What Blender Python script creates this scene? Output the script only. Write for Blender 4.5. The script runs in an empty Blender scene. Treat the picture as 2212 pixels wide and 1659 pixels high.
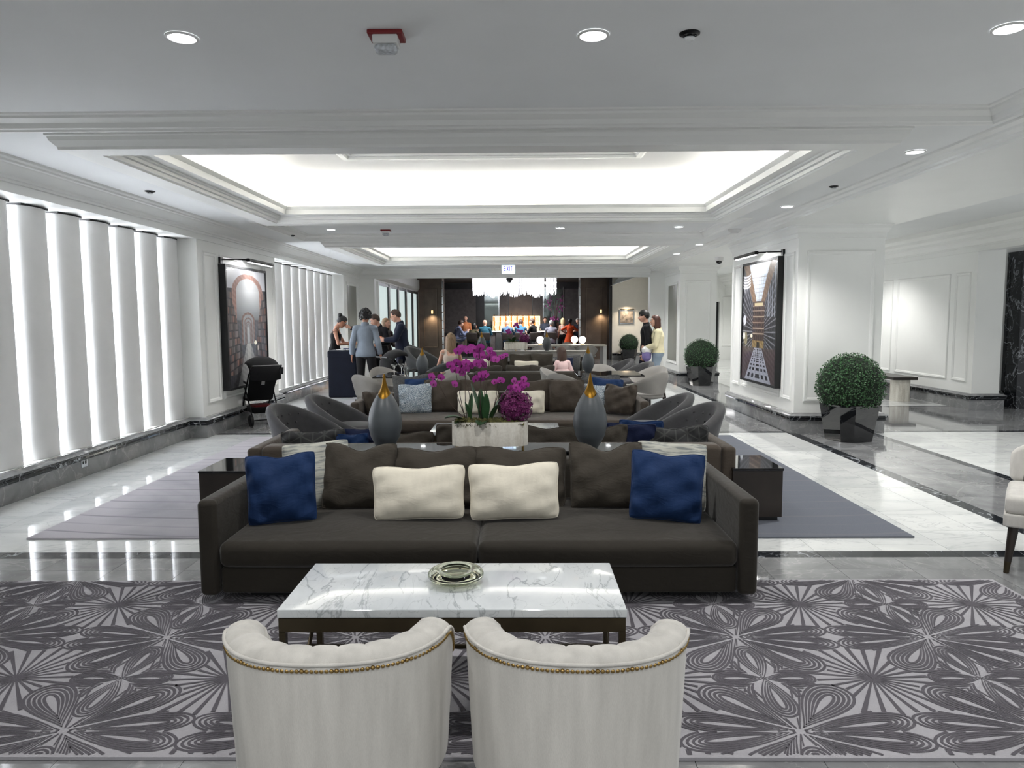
import bpy, bmesh, math, random
import numpy as np
from mathutils import Vector, Matrix, Euler, Quaternion

S = bpy.context.scene
C = S.collection
PI = math.pi
rnd = random.Random(7)

# ------------------------------------------------------------------ camera
cam_d = bpy.data.cameras.new('camera')
cam = bpy.data.objects.new('camera', cam_d)
C.objects.link(cam)
cam_d.sensor_fit = 'HORIZONTAL'
cam_d.sensor_width = 36.0
cam_d.lens = 36.0 * 1560.0 / 2212.0
cam_d.clip_start = 0.05
cam_d.clip_end = 200
_R = (Matrix.Rotation(math.atan(16 / 1560), 3, 'Z')
      @ Matrix.Rotation(PI / 2 - math.atan(141.5 / 1560), 3, 'X')
      @ Matrix.Rotation(-0.0052, 3, 'Z'))
cam.matrix_world = Matrix.Translation((0, 0, 1.55)) @ _R.to_4x4()
S.camera = cam

# ------------------------------------------------------------------ world, exposure
S.view_settings.view_transform = 'Standard'
S.view_settings.look = 'None'
S.view_settings.gamma = 1.0
S.view_settings.use_curve_mapping = False
S.view_settings.exposure = 0.83
W = bpy.data.worlds.new('lobby_daylight')
S.world = W
W.use_nodes = True
W.node_tree.nodes['Background'].inputs[0].default_value = (0.95, 0.98, 1.0, 1)
W.node_tree.nodes['Background'].inputs[1].default_value = 0.37

COVE = 18.0      # led strips in the ceiling trays
PANE = 5.0       # backlit window panes
SPOT = 85.0      # downlights, watts


def spot_lamp(name, loc, watts, size=2.2, blend=0.6, col=(1, 0.985, 0.96), aim=None, rad=0.06):
    d = bpy.data.lights.new(name, 'SPOT')
    d.energy = watts
    d.spot_size = size
    d.spot_blend = blend
    d.shadow_soft_size = rad
    d.color = col
    o = bpy.data.objects.new(name, d)
    C.objects.link(o)
    o.location = loc
    if aim is not None:
        o.rotation_euler = (Vector(aim) - Vector(loc)).to_track_quat('-Z', 'Y').to_euler()
    return o


# ------------------------------------------------------------------ materials
def lin(c):
    r = []
    for x in c[:3]:
        x = x / 255.0
        r.append(x / 12.92 if x <= 0.04045 else ((x + 0.055) / 1.055) ** 2.4)
    return (r[0], r[1], r[2], 1.0)


MATS = {}


class NT:
    def __init__(s, name):
        s.m = bpy.data.materials.new(name)
        s.m.use_nodes = True
        s.t = s.m.node_tree
        s.b = s.t.nodes['Principled BSDF']
        s.out = s.t.nodes['Material Output']
        MATS[name] = s.m

    def n(s, typ, **kw):
        nd = s.t.nodes.new(typ)
        ins = kw.pop('ins', {})
        for k, v in kw.items():
            setattr(nd, k, v)
        for k, v in ins.items():
            if hasattr(v, 'is_output') or isinstance(v, bpy.types.NodeSocket):
                s.t.links.new(v, nd.inputs[k])
            else:
                nd.inputs[k].default_value = v
        return nd

    def link(s, a, b):
        s.t.links.new(a, b)

    def set(s, **kw):
        for k, v in kw.items():
            s.b.inputs[k.replace('_', ' ')].default_value = v

    def coord(s, kind='Object', scale=(1, 1, 1), rand=False):
        tc = s.n('ShaderNodeTexCoord')
        v = tc.outputs[kind]
        if rand:
            oi = s.n('ShaderNodeObjectInfo')
            mu = s.n('ShaderNodeMath', operation='MULTIPLY', ins={0: oi.outputs['Random'], 1: 37.0})
            cb = s.n('ShaderNodeCombineXYZ', ins={0: mu.outputs[0], 1: mu.outputs[0], 2: mu.outputs[0]})
            ad = s.n('ShaderNodeVectorMath', operation='ADD', ins={0: v, 1: cb.outputs[0]})
            v = ad.outputs[0]
        mp = s.n('ShaderNodeMapping', ins={0: v})
        mp.inputs['Scale'].default_value = scale
        return mp.outputs[0]

    def noise(s, v, scale=5, detail=3, rough=0.5, dist=0.0):
        nd = s.n('ShaderNodeTexNoise', ins={'Vector': v, 'Scale': scale, 'Detail': detail, 'Roughness': rough, 'Distortion': dist})
        return nd.outputs['Fac']

    def ramp(s, fac, stops):
        r = s.n('ShaderNodeValToRGB', ins={0: fac})
        e = r.color_ramp.elements
        while len(e) < len(stops):
            e.new(0.5)
        for el, (p, c) in zip(e, stops):
            el.position = p
            el.color = c if len(c) == 4 else (c[0], c[1], c[2], 1)
        return r.outputs[0]

    def mix(s, fac, a, b, blend='MIX'):
        m = s.n('ShaderNodeMix', data_type='RGBA', blend_type=blend)
        for sock, v in ((m.inputs[0], fac), (m.inputs[6], a), (m.inputs[7], b)):
            if isinstance(v, bpy.types.NodeSocket):
                s.t.links.new(v, sock)
            else:
                sock.default_value = v
        return m.outputs[2]

    def bump(s, h, strength=0.3, dist=0.01):
        b = s.n('ShaderNodeBump', ins={'Height': h, 'Strength': strength, 'Distance': dist})
        s.link(b.outputs[0], s.b.inputs['Normal'])


def plain(name, rgb, rough=0.5, metal=0.0, var=0.05, scale=8.0, bump=0.0, sheen=0.0, coat=0.0, spec=0.5, kind='Object'):
    t = NT(name)
    c = lin(rgb)
    v = t.coord(kind)
    nz = t.noise(v, scale, 3)
    d = tuple(x * (1 - var * 2) for x in c[:3]) + (1,)
    l = tuple(min(1, x * (1 + var * 2)) for x in c[:3]) + (1,)
    t.link(t.ramp(nz, [(0.3, d), (0.7, l)]), t.b.inputs['Base Color'])
    t.set(Roughness=rough, Metallic=metal)
    t.b.inputs['Specular IOR Level'].default_value = spec
    if sheen:
        t.b.inputs['Sheen Weight'].default_value = sheen
        t.b.inputs['Sheen Roughness'].default_value = 0.45
    if coat:
        t.b.inputs['Coat Weight'].default_value = coat
        t.b.inputs['Coat Roughness'].default_value = 0.05
    if bump:
        t.bump(t.noise(v, scale * 14, 2), bump, 0.004)
    return t.m


def fabric(name, rgb, rough=0.85, sheen=0.25, var=0.1, weave=420.0, strength=0.18, stretch=(1, 1, 1), wrinkle=0.0):
    t = NT(name)
    c = lin(rgb)
    v = t.coord('Object', stretch)
    big = t.noise(v, 5.0, 4, 0.55)
    d = tuple(x * (1 - var * 1.6) for x in c[:3]) + (1,)
    l = tuple(min(1, x * (1 + var * 1.6)) for x in c[:3]) + (1,)
    base = t.ramp(big, [(0.32, d), (0.68, l)])
    fine = t.noise(v, weave, 2)
    col = t.mix(0.25, base, t.ramp(fine, [(0.35, d), (0.65, l)]))
    t.link(col, t.b.inputs['Base Color'])
    t.set(Roughness=rough)
    t.b.inputs['Sheen Weight'].default_value = sheen
    t.b.inputs['Sheen Roughness'].default_value = 0.37
    t.b.inputs['Specular IOR Level'].default_value = 0.25
    if wrinkle:
        wn = t.noise(t.coord('Object', (1, 1, 2.2)), 7.0, 3, .5, 1.6)
        b1 = t.n('ShaderNodeBump', ins={'Height': wn, 'Strength': wrinkle, 'Distance': 0.03})
        b2 = t.n('ShaderNodeBump', ins={'Height': fine, 'Strength': strength, 'Distance': 0.002, 'Normal': b1.outputs[0]})
        t.link(b2.outputs[0], t.b.inputs['Normal'])
    else:
        t.bump(fine, strength, 0.002)
    return t.m


def emit(name, rgb, strength):
    t = NT(name)
    t.b.inputs['Base Color'].default_value = lin(rgb)
    t.b.inputs['Emission Color'].default_value = lin(rgb)
    t.b.inputs['Emission Strength'].default_value = strength
    return t.m


def marble(name, base, dark, vein, rough=0.06, vscale=2.2, vwidth=0.035, cloud=1.5, rand=True, spec=0.5, vein_amt=0.8, stretch=(1, 1, 1)):
    t = NT(name)
    v = t.coord('Object', stretch, rand)
    cl = t.noise(v, cloud, 6, 0.6, 0.6)
    body = t.ramp(cl, [(0.3, lin(dark)), (0.62, lin(base))])
    n1 = t.noise(v, vscale, 5, 0.55, 1.2)
    w = vwidth
    k = vein_amt
    line = t.ramp(n1, [(0.5 - w, (0, 0, 0)), (0.5, (k, k, k)), (0.5 + w, (0, 0, 0))])
    n2 = t.noise(v, vscale * 2.3, 4, 0.5, 1.5)
    line2 = t.ramp(n2, [(0.5 - w * 0.6, (0, 0, 0)), (0.5, (k * 0.6, k * 0.6, k * 0.6)), (0.5 + w * 0.6, (0, 0, 0))])
    col = t.mix(line, body, lin(vein))
    col = t.mix(line2, col, lin(vein))
    t.link(col, t.b.inputs['Base Color'])
    t.set(Roughness=rough)
    t.b.inputs['Specular IOR Level'].default_value = spec
    return t.m


M = {}
M['wall'] = plain('white_wall_paint', (241, 242, 239), 0.42, var=0.008, scale=2)
M['ceil'] = plain('white_ceiling_paint', (233, 235, 235), 0.6, var=0.008, scale=2)
M['trim'] = plain('white_trim_paint', (238, 239, 236), 0.35, var=0.008, scale=2)
M['vault'] = plain('white_vault_paint', (246, 245, 244), 0.7, var=0.005, scale=2)
M['fin'] = plain('matte_white_fin', (234, 234, 233), 0.6, var=0.02, scale=3, bump=0.05)
M['m_white'] = marble('white_marble', (226, 228, 226), (203, 206, 206), (172, 175, 178), 0.05, 1.1, 0.014, 1.0, vein_amt=0.5, spec=0.6, stretch=(1, 2.2, 1))
M['m_grey'] = marble('grey_marble', (146, 147, 148), (108, 109, 111), (184, 184, 181), 0.05, 1.2, 0.014, 1.8, vein_amt=0.42, spec=0.6)
M['m_black'] = marble('black_marble', (36, 39, 44), (20, 22, 26), (190, 195, 200), 0.06, 1.3, 0.012, 2.0, vein_amt=0.7)
M['joint'] = plain('tile_joint_mortar', (92, 94, 96), 0.7)
M['m_table'] = marble('table_marble', (222, 226, 228), (196, 202, 206), (140, 146, 152), 0.07, 1.5, 0.014, 1.5, rand=False, vein_amt=0.7, spec=0.6, stretch=(2.2, 0.8, 1))
M['bronze'] = plain('dark_bronze', (74, 66, 52), 0.42, 0.85, var=0.1, scale=5)
M['brass'] = plain('aged_brass', (168, 140, 88), 0.3, 1.0, var=0.08)
M['gold'] = plain('brushed_gold', (122, 90, 34), 0.38, 1.0, var=0.1, scale=6)
M['sofa'] = fabric('umber_velvet', (51, 47, 41), 0.8, 0.28, 0.06, wrinkle=.12)
M['sofa_l'] = fabric('taupe_velvet', (74, 66, 58), 0.8, 0.2, 0.06, wrinkle=.2)
M['brownp'] = fabric('brown_cushion_velvet', (66, 61, 54), 0.85, 0.12, 0.05, wrinkle=.22)
M['blue'] = fabric('royal_blue_velvet', (20, 48, 90), 0.7, 0.15, 0.05, wrinkle=.16)
M['navyp'] = fabric('navy_velvet', (20, 30, 62), 0.75, 0.2, 0.06, wrinkle=.2)
M['cream'] = fabric('cream_linen', (238, 231, 214), 0.9, 0.1, 0.04, weave=700, strength=0.3, stretch=(3, 3, 0.6), wrinkle=.08)
M['beige'] = fabric('oatmeal_corduroy_velvet', (205, 202, 196), 0.8, 0.35, 0.10, weave=300, strength=0.35, stretch=(3.0, 3.0, 0.35))
M['greyvel'] = fabric('grey_velvet', (68, 68, 70), 0.75, 0.25, 0.12)
M['darkvel'] = fabric('charcoal_leather', (52, 55, 56), 0.5, 0.1, 0.1, weave=120)
M['shell'] = plain('warm_grey_shell', (150, 147, 142), 0.45, var=0.03)
M['blackgl'] = plain('black_glass', (14, 15, 18), 0.03, var=0.0, spec=0.7, coat=0.4)
M['walnut'] = plain('dark_stained_wood', (40, 33, 28), 0.35, var=0.2, scale=3)
M['black'] = plain('black_plastic', (20, 21, 23), 0.45, var=0.1)
M['blackcl'] = fabric('black_cloth', (18, 18, 20), 0.9, 0.1, 0.1)
M['navycl'] = fabric('midnight_cloth', (20, 24, 36), 0.9, 0.15, 0.1)
M['blackmt'] = plain('black_metal', (24, 24, 26), 0.35, 0.6)
M['chrome'] = plain('polished_steel', (200, 203, 206), 0.12, 1.0, var=0.02)
M['white_pl'] = plain('white_plastic', (222, 222, 220), 0.4, var=0.01)
M['led'] = emit('led_strip', (255, 252, 246), COVE)
M['pane'] = emit('backlit_pane', (246, 249, 255), PANE)
M['lens'] = emit('downlight_lens', (250, 252, 255), 6.0)
M['globe'] = emit('globe_lamp_glass', (255, 252, 244), 4.0)


# ------------------------------------------------------------------ mesh helpers
class MB:
    def __init__(s):
        s.v = []
        s.f = []
        s.mi = []

    def add(s, vs, fs, mi=0, mat=None):
        o = len(s.v)
        if mat is not None:
            vs = [tuple(mat @ Vector(p)) for p in vs]
        s.v.extend([tuple(p) for p in vs])
        s.f.extend([tuple(i + o for i in f) for f in fs])
        s.mi.extend([mi] * len(fs))
        return s

    def box(s, x0, x1, y0, y1, z0, z1, mi=0, mat=None):
        vs = [(x0, y0, z0), (x1, y0, z0), (x1, y1, z0), (x0, y1, z0), (x0, y0, z1), (x1, y0, z1), (x1, y1, z1), (x0, y1, z1)]
        fs = [(0, 3, 2, 1), (4, 5, 6, 7), (0, 1, 5, 4), (1, 2, 6, 5), (2, 3, 7, 6), (3, 0, 4, 7)]
        return s.add(vs, fs, mi, mat)

    def quad(s, a, b, c, d, mi=0):
        return s.add([a, b, c, d], [(0, 1, 2, 3)], mi)

    def rbox(s, x0, x1, y0, y1, z0, z1, r=0.03, mid=2, puff=0.0, mi=0, mat=None, seg=3, sag=0.0):
        c = np.array([(x0 + x1) / 2, (y0 + y1) / 2, (z0 + z1) / 2])
        a = np.array([(x1 - x0) / 2, (y1 - y0) / 2, (z1 - z0) / 2])
        r = min(r, a.min() * 0.999)

        def samp(h):
            e = [h - r + r * math.tan(PI / 4 * k / seg) for k in range(seg + 1)]
            inner = [(-(h - r)) + 2 * (h - r) * k / mid for k in range(mid + 1)]
            L = sorted(set([round(x, 6) for x in [-q for q in e] + inner + e]))
            return L
        P = [samp(a[0]), samp(a[1]), samp(a[2])]
        vs = []
        idx = {}
        fs = []

        def vid(p):
            k = tuple(round(q, 5) for q in p)
            if k in idx:
                return idx[k]
            p = np.array(p)
            q = np.clip(p, -(a - r), a - r)
            d = p - q
            L = np.linalg.norm(d)
            w = q + (d / L * r if L > 1e-9 else 0)
            uu = p / a
            if puff:
                for ax in range(3):
                    o = [i for i in range(3) if i != ax]
                    w[ax] += puff * (1 if ax == 2 else 0.5) * np.sign(uu[ax]) * abs(uu[ax]) ** 2 * (1 - uu[o[0]] ** 2) * (1 - uu[o[1]] ** 2)
            idx[k] = len(vs)
            vs.append(tuple(w + c))
            return idx[k]
        for ax in range(3):
            o1, o2 = [(1, 2), (2, 0), (0, 1)][ax]
            for sg in (-1, 1):
                for i in range(len(P[o1]) - 1):
                    for j in range(len(P[o2]) - 1):
                        q = []
                        for (ii, jj) in ((i, j), (i + 1, j), (i + 1, j + 1), (i, j + 1)):
                            p = [0, 0, 0]
                            p[ax] = sg * a[ax]
                            p[o1] = P[o1][ii]
                            p[o2] = P[o2][jj]
                            q.append(vid(p))
                        fs.append(tuple(q if sg > 0 else q[::-1]))
        return s.add(vs, fs, mi, mat)

    def lathe(s, prof, n=24, c=(0, 0, 0), mi=0, mat=None, sx=1.0, sy=1.0, cap=True):
        vs = []
        fs = []
        m = len(prof)
        for (r, z) in prof:
            for k in range(n):
                t = 2 * PI * k / n
                vs.append((c[0] + r * math.cos(t) * sx, c[1] + r * math.sin(t) * sy, c[2] + z))
        for i in range(m - 1):
            for k in range(n):
                fs.append((i * n + k, i * n + (k + 1) % n, (i + 1) * n + (k + 1) % n, (i + 1) * n + k))
        if cap:
            if prof[0][0] > 1e-4:
                fs.append(tuple(range(n))[::-1])
            if prof[-1][0] > 1e-4:
                fs.append(tuple((m - 1) * n + k for k in range(n)))
        return s.add(vs, fs, mi, mat)

    def tube(s, path, r, n=8, closed=False, mi=0, mat=None, flat=1.0):
        P = [Vector(p) for p in path]
        m = len(P)
        R = r if isinstance(r, (list, tuple)) else [r] * m
        vs = []
        fs = []
        up = None
        for i in range(m):
            a = P[(i - 1) % m] if (closed or i > 0) else P[i]
            b = P[(i + 1) % m] if (closed or i < m - 1) else P[i]
            t = (b - a)
            if t.length < 1e-9:
                t = Vector((0, 0, 1))
            t.normalize()
            if up is None:
                up = Vector((0, 0, 1)) if abs(t.z) < 0.9 else Vector((1, 0, 0))
            x = t.cross(up)
            if x.length < 1e-6:
                x = t.orthogonal()
            x.normalize()
            y = x.cross(t).normalized()
            up = y
            for k in range(n):
                g = 2 * PI * k / n
                vs.append(tuple(P[i] + x * (R[i] * math.cos(g)) + y * (R[i] * math.sin(g) * flat)))
        for i in range(m if closed else m - 1):
            j = (i + 1) % m
            for k in range(n):
                fs.append((i * n + k, i * n + (k + 1) % n, j * n + (k + 1) % n, j * n + k))
        if not closed:
            fs.append(tuple(range(n))[::-1])
            fs.append(tuple((m - 1) * n + k for k in range(n)))
        return s.add(vs, fs, mi, mat)

    def grid(s, fn, nu, nv, wrap_u=False, mi=0, mat=None):
        vs = []
        fs = []
        for j in range(nv + 1):
            for i in range(nu + (0 if wrap_u else 1)):
                vs.append(fn(i / nu, j / nv))
        w = nu if wrap_u else nu + 1
        for j in range(nv):
            for i in range(nu):
                a = j * w + i
                b = j * w + (i + 1) % w
                fs.append((a, b, b + w, a + w))
        return s.add(vs, fs, mi, mat)

    def ball(s, c, rx, ry=None, rz=None, nu=16, nv=10, mi=0, mat=None):
        ry = ry or rx
        rz = rz or rx
        pr = []
        vs = []
        fs = []
        for j in range(nv + 1):
            a = -PI / 2 + PI * j / nv
            for i in range(nu):
                t = 2 * PI * i / nu
                vs.append((c[0] + rx * math.cos(a) * math.cos(t), c[1] + ry * math.cos(a) * math.sin(t), c[2] + rz * math.sin(a)))
        for j in range(nv):
            for i in range(nu):
                fs.append((j * nu + i, j * nu + (i + 1) % nu, (j + 1) * nu + (i + 1) % nu, (j + 1) * nu + i))
        return s.add(vs, fs, mi, mat)

    def build(s, name, mats, parent=None, loc=(0, 0, 0), rot=(0, 0, 0), smooth=35, mod=None):
        me = bpy.data.meshes.new(name)
        me.from_pydata(s.v, [], s.f)
        if not isinstance(mats, (list, tuple)):
            mats = [mats]
        for m in mats:
            me.materials.append(m)
        if len(mats) > 1:
            me.polygons.foreach_set('material_index', s.mi)
        if smooth:
            me.polygons.foreach_set('use_smooth', [True] * len(me.polygons))
            try:
                me.set_sharp_from_angle(angle=math.radians(smooth))
            except Exception:
                pass
        me.update()
        return link(name, me, parent, loc, rot)


def link(name, me, parent=None, loc=(0, 0, 0), rot=(0, 0, 0)):
    o = bpy.data.objects.new(name, me)
    C.objects.link(o)
    o.location = loc
    o.rotation_euler = rot
    if parent is not None:
        o.parent = parent
    return o


def tag(o, label, cat, group=None, kind=None):
    if label:
        o['label'] = label
    if cat:
        o['category'] = cat
    if group:
        o['group'] = group
    if kind:
        o['kind'] = kind
    return o


def thing(name, label, cat, loc=(0, 0, 0), rz=0.0, group=None):
    o = link(name, None, None, loc, (0, 0, rz))
    o.empty_display_size = 0.1
    return tag(o, label, cat, group)


def structure(o):
    o['kind'] = 'structure'
    return o


def stuff(o):
    o['kind'] = 'stuff'
    return o


def kids(o):
    return [q for q in C.objects if q.parent is o]


def dup(root, loc, rz, label=None, group=None, scale=None):
    def rec(o, parent):
        c = o.copy()
        C.objects.link(c)
        if parent is not None:
            c.parent = parent
        for ch in list(o.children):
            rec(ch, c)
        return c
    r = rec(root, None)
    r.location = loc
    r.rotation_euler = (0, 0, rz) if not isinstance(rz, tuple) else rz
    if label:
        r['label'] = label
    if group:
        r['group'] = group
    if scale:
        r.scale = (scale,) * 3 if not isinstance(scale, tuple) else scale
    return r


def mlist(*keys):
    return [M[k] for k in keys]


# ------------------------------------------------------------------ the room
def sweep(mb, path, prof, closed=False, mi=0):
    """profile (offset to the left of the path, z) swept along a flat path with mitred corners"""
    P = [Vector((p[0], p[1])) for p in path]
    n = len(P)
    rows = []
    for i in range(n):
        a = P[(i - 1) % n] if (closed or i > 0) else None
        b = P[(i + 1) % n] if (closed or i < n - 1) else None
        d1 = (P[i] - a).normalized() if a is not None else None
        d2 = (b - P[i]).normalized() if b is not None else None
        if d1 is None:
            d1 = d2
        if d2 is None:
            d2 = d1
        n1 = Vector((-d1.y, d1.x))
        n2 = Vector((-d2.y, d2.x))
        m = (n1 + n2)
        m = m / max(1e-6, m.dot(n1))
        rows.append([(P[i].x + m.x * o, P[i].y + m.y * o, z) for o, z in prof])
    vs = [p for r in rows for p in r]
    k = len(prof)
    fs = []
    for i in range(n if closed else n - 1):
        j = (i + 1) % n
        for q in range(k - 1):
            fs.append((i * k + q, j * k + q, j * k + q + 1, i * k + q + 1))
    return mb.add(vs, fs, mi)


def plate_cells(x0, x1, y0, y1, holes):
    xs = sorted(set([x0, x1] + [h[0] for h in holes] + [h[1] for h in holes]))
    ys = sorted(set([y0, y1] + [h[2] for h in holes] + [h[3] for h in holes]))
    for i in range(len(xs) - 1):
        for j in range(len(ys) - 1):
            cx, cy = (xs[i] + xs[i + 1]) / 2, (ys[j] + ys[j + 1]) / 2
            if any(h[0] < cx < h[1] and h[2] < cy < h[3] for h in holes):
                continue
            if cx < x0 or cx > x1 or cy < y0 or cy > y1:
                continue
            yield xs[i], xs[i + 1], ys[j], ys[j + 1]


# floor: mortar bed with stone tiles laid on it
TZ = 0.012
floor = structure(MB().box(-5.2, 11, -2.4, 36, -0.3, -TZ).build('floor', M['joint']))
YB = [(-2.4, 4.575, 'm_grey'), (4.575, 4.70, 'm_black'), (4.70, 9.66, 'm_white'), (9.66, 9.77, 'm_black'), (9.77, 12.45, 'm_grey'),
      (12.45, 12.55, 'm_black'), (12.55, 17.1, 'm_white'), (17.1, 17.2, 'm_black'), (17.2, 36, 'm_grey')]
zones = []
for y0, y1, mk in YB:
    zones.append((-4.34, 3.59, y0, y1, mk))
zones.append((3.59, 3.72, -2.4, 36, 'm_black'))
zones.append((3.72, 4.64, -2.4, 36, 'm_grey'))
zones.append((4.64, 4.75, -2.4, 36, 'm_black'))
for y0, y1, mk in [(-2.4, 9.66, 'm_white'), (9.66, 9.77, 'm_black'), (9.77, 12.45, 'm_grey'), (12.45, 12.55, 'm_black'), (12.55, 36, 'm_white')]:
    zones.append((4.75, 11, y0, y1, mk))
RUG1 = (-3.5, 2.77, 2.41, 4.14)
RUG2 = (-3.51, 2.77, 4.98, 9.4)
tiles = []
for x0, x1, y0, y1, mk in zones:
    sx = 0.45 if x1 - x0 > 0.3 else 9
    sy = 0.45 if y1 - y0 > 0.3 else 9
    if x1 - x0 < 0.3:
        sy = 0.9
    if y1 - y0 < 0.3:
        sx = 0.9
    x = x0
    while x < x1 - 1e-4:
        xe = min(x + sx, x1)
        if x1 - xe < 0.06:
            xe = x1
        y = y0
        while y < y1 - 1e-4:
            ye = min(y + sy, y1)
            if y1 - ye < 0.06:
                ye = y1
            tiles.append((x, xe, y, ye, mk))
            y = ye
        x = xe


def tile_seen(t):
    x, y = (t[0] + t[1]) / 2, (t[2] + t[3]) / 2
    if y < 2.35 or abs(x / y) > 0.76:
        return False
    for r in (RUG1, RUG2):
        if r[0] < t[0] and r[1] > t[1] and r[2] < t[2] and r[3] > t[3]:
            return False
    return True


def tile_rank(t):
    y = (t[2] + t[3]) / 2
    return -(t[1] - t[0]) * (t[3] - t[2]) / y ** 3


vis = sorted([t for t in tiles if tile_seen(t)], key=tile_rank)
singles = vis[:290]
sset = set(singles)
cache = {}
for t in singles:
    g = 0.0012
    w, d = round(t[1] - t[0], 3), round(t[3] - t[2], 3)
    key = (w, d, t[4])
    if key not in cache:
        a, b = w / 2 - g, d / 2 - g
        o = MB().box(-a, a, -b, b, -TZ, 0).build('floor_tile', M[t[4]], floor, smooth=0)
        cache[key] = o.data
        o.location = ((t[0] + t[1]) / 2, (t[2] + t[3]) / 2, 0)
    else:
        link('floor_tile', cache[key], floor, ((t[0] + t[1]) / 2, (t[2] + t[3]) / 2, 0))
rest = MB()
for t in tiles:
    if t in sset:
        continue
    g = 0.0012
    rest.box(t[0] + g, t[1] - g, t[2] + g, t[3] - g, -TZ, 0, {'m_grey': 0, 'm_white': 1, 'm_black': 2}[t[4]])
stuff(rest.build('floor_tiles', mlist('m_grey', 'm_white', 'm_black'), floor, smooth=0))

# ceiling -----------------------------------------------------------------
HC, HP = 2.85, 2.935
NEAR = (-3.85, 3.17, -1.5, 5.0)
T1 = (-3.3, 2.72, 5.12, 9.45)
P2 = (-3.5, 3.0, 9.72, 11.95)
T2 = (-3.3, 2.80, 12.1, 16.6)
mb = MB()
holes = [NEAR, T1, P2, T2]
for x0, x1, y0, y1 in plate_cells(-4.9, 3.45, -2.4, 19.1, holes):
    mb.box(x0, x1, y0, y1, HC, HC + 0.25)
for (x0, x1, y0, y1) in (NEAR, P2):
    mb.quad((x0, y0, HP), (x0, y1, HP), (x1, y1, HP), (x1, y0, HP))
    mb.box(x0 - .05, x1 + .05, y0 - .05, y1 + .05, HP + .1, HP + .15)
mb.box(-5, 3.6, -2.4, 19.1, 3.62, 3.7)
ceiling = structure(mb.build('ceiling', M['ceil'], smooth=0))


def rect(r):
    return [(r[0], r[2]), (r[1], r[2]), (r[1], r[3]), (r[0], r[3])]


# mouldings of the two flat coffers
tn = [0]


def trim(mb, key='trim', smooth=25):
    tn[0] += 1
    return structure(mb.build('trim_%d' % tn[0], M[key], smooth=smooth))


for r in (NEAR, P2):
    prof = [(-0.07, HC - 0.002), (-0.05, HC - 0.018), (-0.02, HC - 0.018), (-0.012, HC - 0.006), (0.0, HC + 0.0), (0.012, HC + 0.03), (0.05, HC + 0.055),
            (0.055, HC + 0.07), (0.08, HC + 0.075), (0.085, HP)]
    trim(sweep(MB(), rect(r), prof, True))


def tray(r, n):
    x0, x1, y0, y1 = r
    prof = [(0.0, HC + 0.01), (0.0, HC - 0.012), (0.012, HC - 0.02), (0.02, HC - 0.045), (0.055, HC - 0.082), (0.06, HC - 0.1), (0.085, HC - 0.1),
            (0.26, HC - 0.1), (0.265, HC - 0.088), (0.285, HC - 0.088), (0.29, HC - 0.06), (0.31, HC - 0.055), (0.315, HC - 0.03), (0.335, HC - 0.025),
            (0.34, HC - 0.005), (0.36, HC), (0.365, HC + 0.02), (0.385, HC + 0.025), (0.43, HC + 0.04), (0.455, HC + 0.07), (0.46, HC + 0.085),
            (0.435, HC + 0.085), (0.435, HC - 0.01), (0.27, HC - 0.01), (0.27, HC + 0.19)]
    t = trim(sweep(MB(), rect(r), prof, True))
    m = MB()
    z0 = HC + 0.19
    vp = [(0.27, z0), (0.33, z0), (0.335, z0 + 0.02), (0.35, z0 + 0.03)]
    N = 14
    for k in range(1, N + 1):
        a = PI / 2 * k / N
        vp.append((0.35 + 1.05 * (1 - math.cos(a)) ** 0.9, z0 + 0.03 + 0.25 * math.sin(a)))
    sweep(m, rect(r), vp, True)
    zt = vp[-1][1]
    o = 1.40
    m.quad((x0 + o, y0 + o, zt), (x0 + o, y1 - o, zt), (x1 - o, y1 - o, zt), (x1 - o, y0 + o, zt))
    v = m.build('vault', M['vault'], ceiling, smooth=50)
    trimm = MB()
    sweep(trimm, rect((x0 + o, x1 - o, y0 + o, y1 - o)), [(-0.04, zt + 0.01), (-0.03, zt - 0.03), (0.0, zt - 0.045), (0.05, zt - 0.045), (0.06, zt - 0.02), (0.1, zt - 0.02), (0.11, zt + 0.01)], True)
    trimm.build('vault_moulding', M['trim'], ceiling, smooth=25)
    led = MB()
    sweep(led, rect((x0 + 0.33, x1 - 0.33, y0 + 0.33, y1 - 0.33)), [(0, HC + 0.005), (0, HC + 0.018), (0.045, HC + 0.018), (0.045, HC + 0.005), (0, HC + 0.005)], True)
    led.build('led_strip', M['led'], t, smooth=0)


tray(T1, 1)
tray(T2, 2)

# left wall ---------------------------------------------------------------
HS = 2.60          # window heads
XW = -4.18         # face of the panelled piers
ALC = [(4.9, 9.45), (12.45, 17.3)]
BZ = 0.27
mb = MB()
for a, b in [(-2.4, 4.9), (9.45, 12.45), (17.3, 19.1)]:
    mb.box(-4.9, XW, a, b, 0.0, HC)
for a, b in ALC:
    mb.box(-4.9, XW, a, b, HS, HC)
    mb.box(-4.9, -4.80, a, b, 0.0, HS)
wall_left = structure(mb.build('wall_left', M['wall'], smooth=0))


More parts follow.
